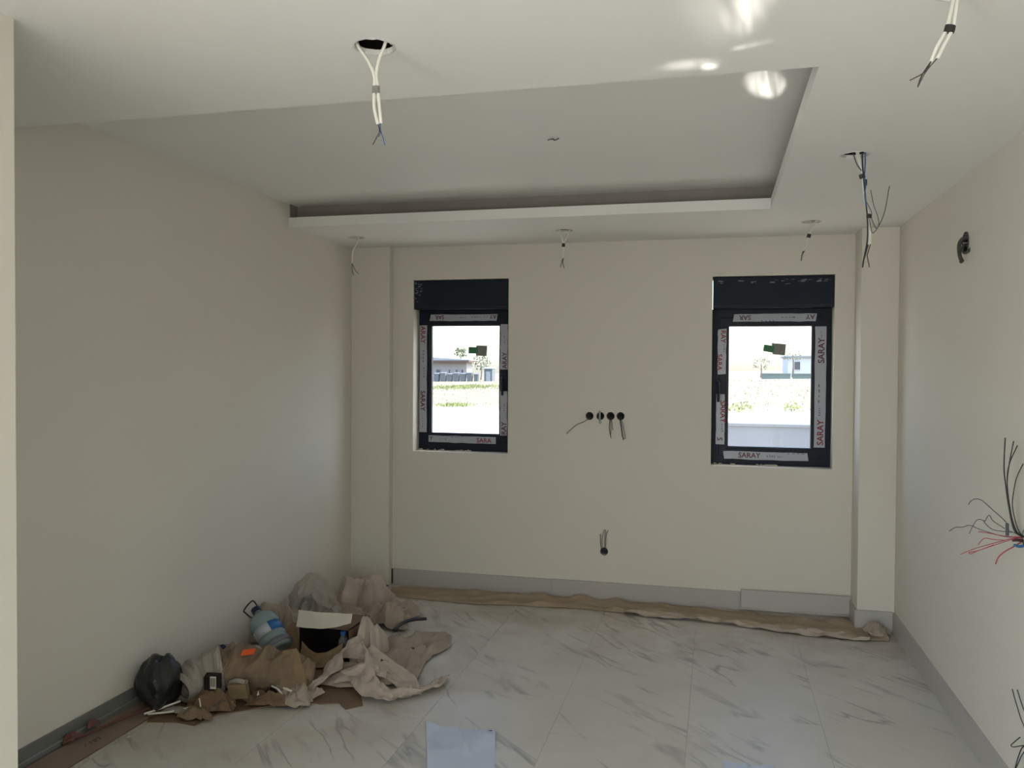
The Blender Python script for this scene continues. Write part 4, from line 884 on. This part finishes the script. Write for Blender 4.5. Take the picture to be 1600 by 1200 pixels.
obj('shed_body', box(-16.25, -15.65, 57.6, 58.4, .3, 1.50), M['crate'], t); obj('roof', obox((-15.95, 58, 1.55), (.36, 0, 0), (0, .5, .04), (0, 0, .03)), M['roof'], t); obj('door', box(-16.10, -15.80, 57.57, 57.6, .5, 1.3), M['roof'], t)
def tree(label, x, y, h, r, seed, n=220, palm=False):
    z = gz(x, y); rnd = random.Random(seed); t = thing('tree', label, 'tree', (x, y, z), 'trees beyond the field')
    obj('trunk', tube([(x, y, z - .1), (x + .03 * h, y, z + h * .35), (x, y, z + h * .72)], [.05 * h ** .7 * (1 - i / 20) for i in range(20)], 8), M['bark'], t)
    bm = bmesh.new()
    for q in range(n):
        if palm:
            a = rnd.uniform(0, 2 * PI); el = rnd.uniform(-.5, 1.2); l = r * rnd.uniform(.4, 1)
            d = Vector((math.cos(a) * math.cos(el), math.sin(a) * math.cos(el), math.sin(el))); c = Vector((x, y, z + h * .8)) + d * l; s_ = r * .16
        else:
            d = Vector((rnd.gauss(0, 1), rnd.gauss(0, 1), rnd.gauss(0, 1))).normalized() * rnd.uniform(.35, 1) ** .5; c = Vector((x + d.x * r, y + d.y * r, z + h * .72 + d.z * r * .75)); s_ = r * .10
        u = Vector((rnd.gauss(0, 1), rnd.gauss(0, 1), rnd.gauss(0, 1))).normalized() * s_; v_ = u.orthogonal().normalized() * s_ * .6
        bm.faces.new([bm.verts.new(c + p) for p in (u, v_, -u, -v_)])
    obj('crown', bm, M['leaf'], t)
tree('palm-like tree rising behind the low building', -20.5, 65.5, 2.7, .6, 1, 120, True)
tree('bushy tree between the low building and the shed', -18.75, 65.5, 2.0, .85, 2, 170)
tree('thin tree at the right edge of the left window view', -17.1, 68, 2.1, .7, 3, 70)
tree('small tree behind the low block walls in right window view', 3.3, 66, 1.5, .7, 4, 110)
tree('thin taller tree in the right window view', 5.6, 66, 2.4, .8, 5, 60)
for lab, a, b in (('low grey green block wall across the field, the longer left one', 3.05, 4.95), ('low grey green block wall across the field, right one', 5.12, 6.9)):
    t = thing('block_wall', lab, 'wall', (a, 60, .9), 'low block walls across the field')
    obj('wall_body', box(a, b, 60, 60.25, .5, 1.24), M['hedge'], t); obj('coping', box(a - .03, b + .03, 59.96, 60.29, 1.24, 1.31), M['hedge'], t)
t = thing('white_house', 'white house far off in the right window view', 'house', (6.2, 75, 1))
bw = obj('wall_body', box(5.9, 13, 74, 80, .4, 2.6), M['whitehouse'], t); f_ = obj('window', slab(rect(6.35, 6.95, 1.5, 2.3), [rect(6.42, 6.88, 1.56, 2.24)], lambda p, q, r_: (p, r_, q), 73.95, 74.02), M['whitehouse'], bw); obj('pane', box(6.41, 6.89, 73.98, 74.01, 1.55, 2.25), M['extwin'], f_)
obj('roof', box(5.7, 13.2, 73.8, 80.2, 2.6, 2.75), M['roof'], t)
def bush(label, x, y, r, seed):
    z = gz(x, y); rnd = random.Random(seed); bm = bmesh.new()
    for q in range(90):
        a = rnd.uniform(0, 2 * PI); l = r * rnd.uniform(.2, 1); c = Vector((x + l * math.cos(a), y + l * math.sin(a), z + rnd.uniform(0, 1) * r * 1.1 * (1 - l / r * .6)))
        u = Vector((rnd.gauss(0, 1), rnd.gauss(0, 1), rnd.gauss(0, 1))).normalized() * r * .16; v_ = u.orthogonal().normalized() * r * .08
        bm.faces.new([bm.verts.new(c + p) for p in (u, v_, -u, -v_)])
    tag(obj('bush', bm, M['grass'], loc=(x, y, z)), label, 'bush', 'bushes in the dry field')
bush('weedy bush beyond the garden wall, left of the two', .85, 29.0, .42, 1)
bush('weedy bush beyond the garden wall, right of the two', 2.5, 29.5, .36, 2)

# light pattern drawn into the added spot lamp: streaks with a curved end
cl.use_nodes = True; t = cl.node_tree; L = t.links.new; em = t.nodes['Emission']
tc = nn(t, 'ShaderNodeTexCoord'); sp = nn(t, 'ShaderNodeSeparateXYZ'); L(tc.outputs['Normal'], sp.inputs[0])
def mth(op, a, b=None, c=None):
    n_ = nn(t, 'ShaderNodeMath', operation=op)
    for i, v in enumerate((a, b, c)):
        if v is None: continue
        if isinstance(v, (int, float)): n_.inputs[i].default_value = v
        else: L(v, n_.inputs[i])
    return n_.outputs[0]
def smooth(v, a, b):
    n_ = nn(t, 'ShaderNodeMapRange', interpolation_type='SMOOTHSTEP'); n_.inputs[1].default_value = a; n_.inputs[2].default_value = b; L(v, n_.inputs[0]); return n_.outputs[0]
zz = mth('ABSOLUTE', sp.outputs[2]); uu = mth('DIVIDE', sp.outputs[0], zz); vv = mth('DIVIDE', sp.outputs[1], zz)
cb = nn(t, 'ShaderNodeCombineXYZ'); L(mth('MULTIPLY', uu, 75), cb.inputs[0]); L(mth('MULTIPLY', vv, 16), cb.inputs[1])
ns = nn(t, 'ShaderNodeTexNoise'); ns.inputs['Scale'].default_value = 1; ns.inputs['Detail'].default_value = 2; ns.inputs['Distortion'].default_value = .8; L(cb.outputs[0], ns.inputs[0])
def blob(cu, cv, ru, rv, soft=.5, ang=0.):
    a = mth('SUBTRACT', uu, cu); b = mth('SUBTRACT', vv, cv); ca, sa_ = math.cos(ang), math.sin(ang)
    p = mth('DIVIDE', mth('ADD', mth('MULTIPLY', a, ca), mth('MULTIPLY', b, sa_)), ru); q = mth('DIVIDE', mth('SUBTRACT', mth('MULTIPLY', b, ca), mth('MULTIPLY', a, sa_)), rv)
    return smooth(mth('SQRT', mth('ADD', mth('MULTIPLY', p, p), mth('MULTIPLY', q, q))), 1.0, 1 - soft)
Mi = clo.matrix_basis.inverted() if False else (Matrix.Translation(clo.location) @ clo.rotation_euler.to_matrix().to_4x4()).inverted()
def uv_of(p):
    q = Mi @ Vector(p); return q.x / -q.z, q.y / -q.z
tot = None
# light patches drawn into the beam: on the front ceiling band and on the tray behind its lip
for p, ru, rv, soft, ang, gain in (((.075, 1.93, H), .0140, .021, .7, 0, .50), ((.055, 2.14, H), .013, .013, .8, 0, .46), ((.0, 2.1, H), .024, .026, .95, 0, .13), ((.085, 2.33, H), .013, .0022, .8, .12, .5),
        ((-.09, 2.44, H), .022, .0045, .9, 0, .40), ((-.03, 2.47, H), .0065, .0030, .9, 0, .9),
        ((.155, 3.08, HU), .0135, .0125, .5, -.5, 1.0), ((.185, 3.13, HU), .0085, .0105, .6, -.3, .7)):
    cu_, cv_ = uv_of(p); f_ = mth('MULTIPLY', blob(cu_, cv_, ru, rv, soft, ang), gain)
    tot = f_ if tot is None else mth('ADD', tot, f_)
k_ = mth('MULTIPLY', tot, mth('MULTIPLY_ADD', smooth(ns.outputs[0], .36, .58), .75, .25))
L(k_, em.inputs['Strength'])
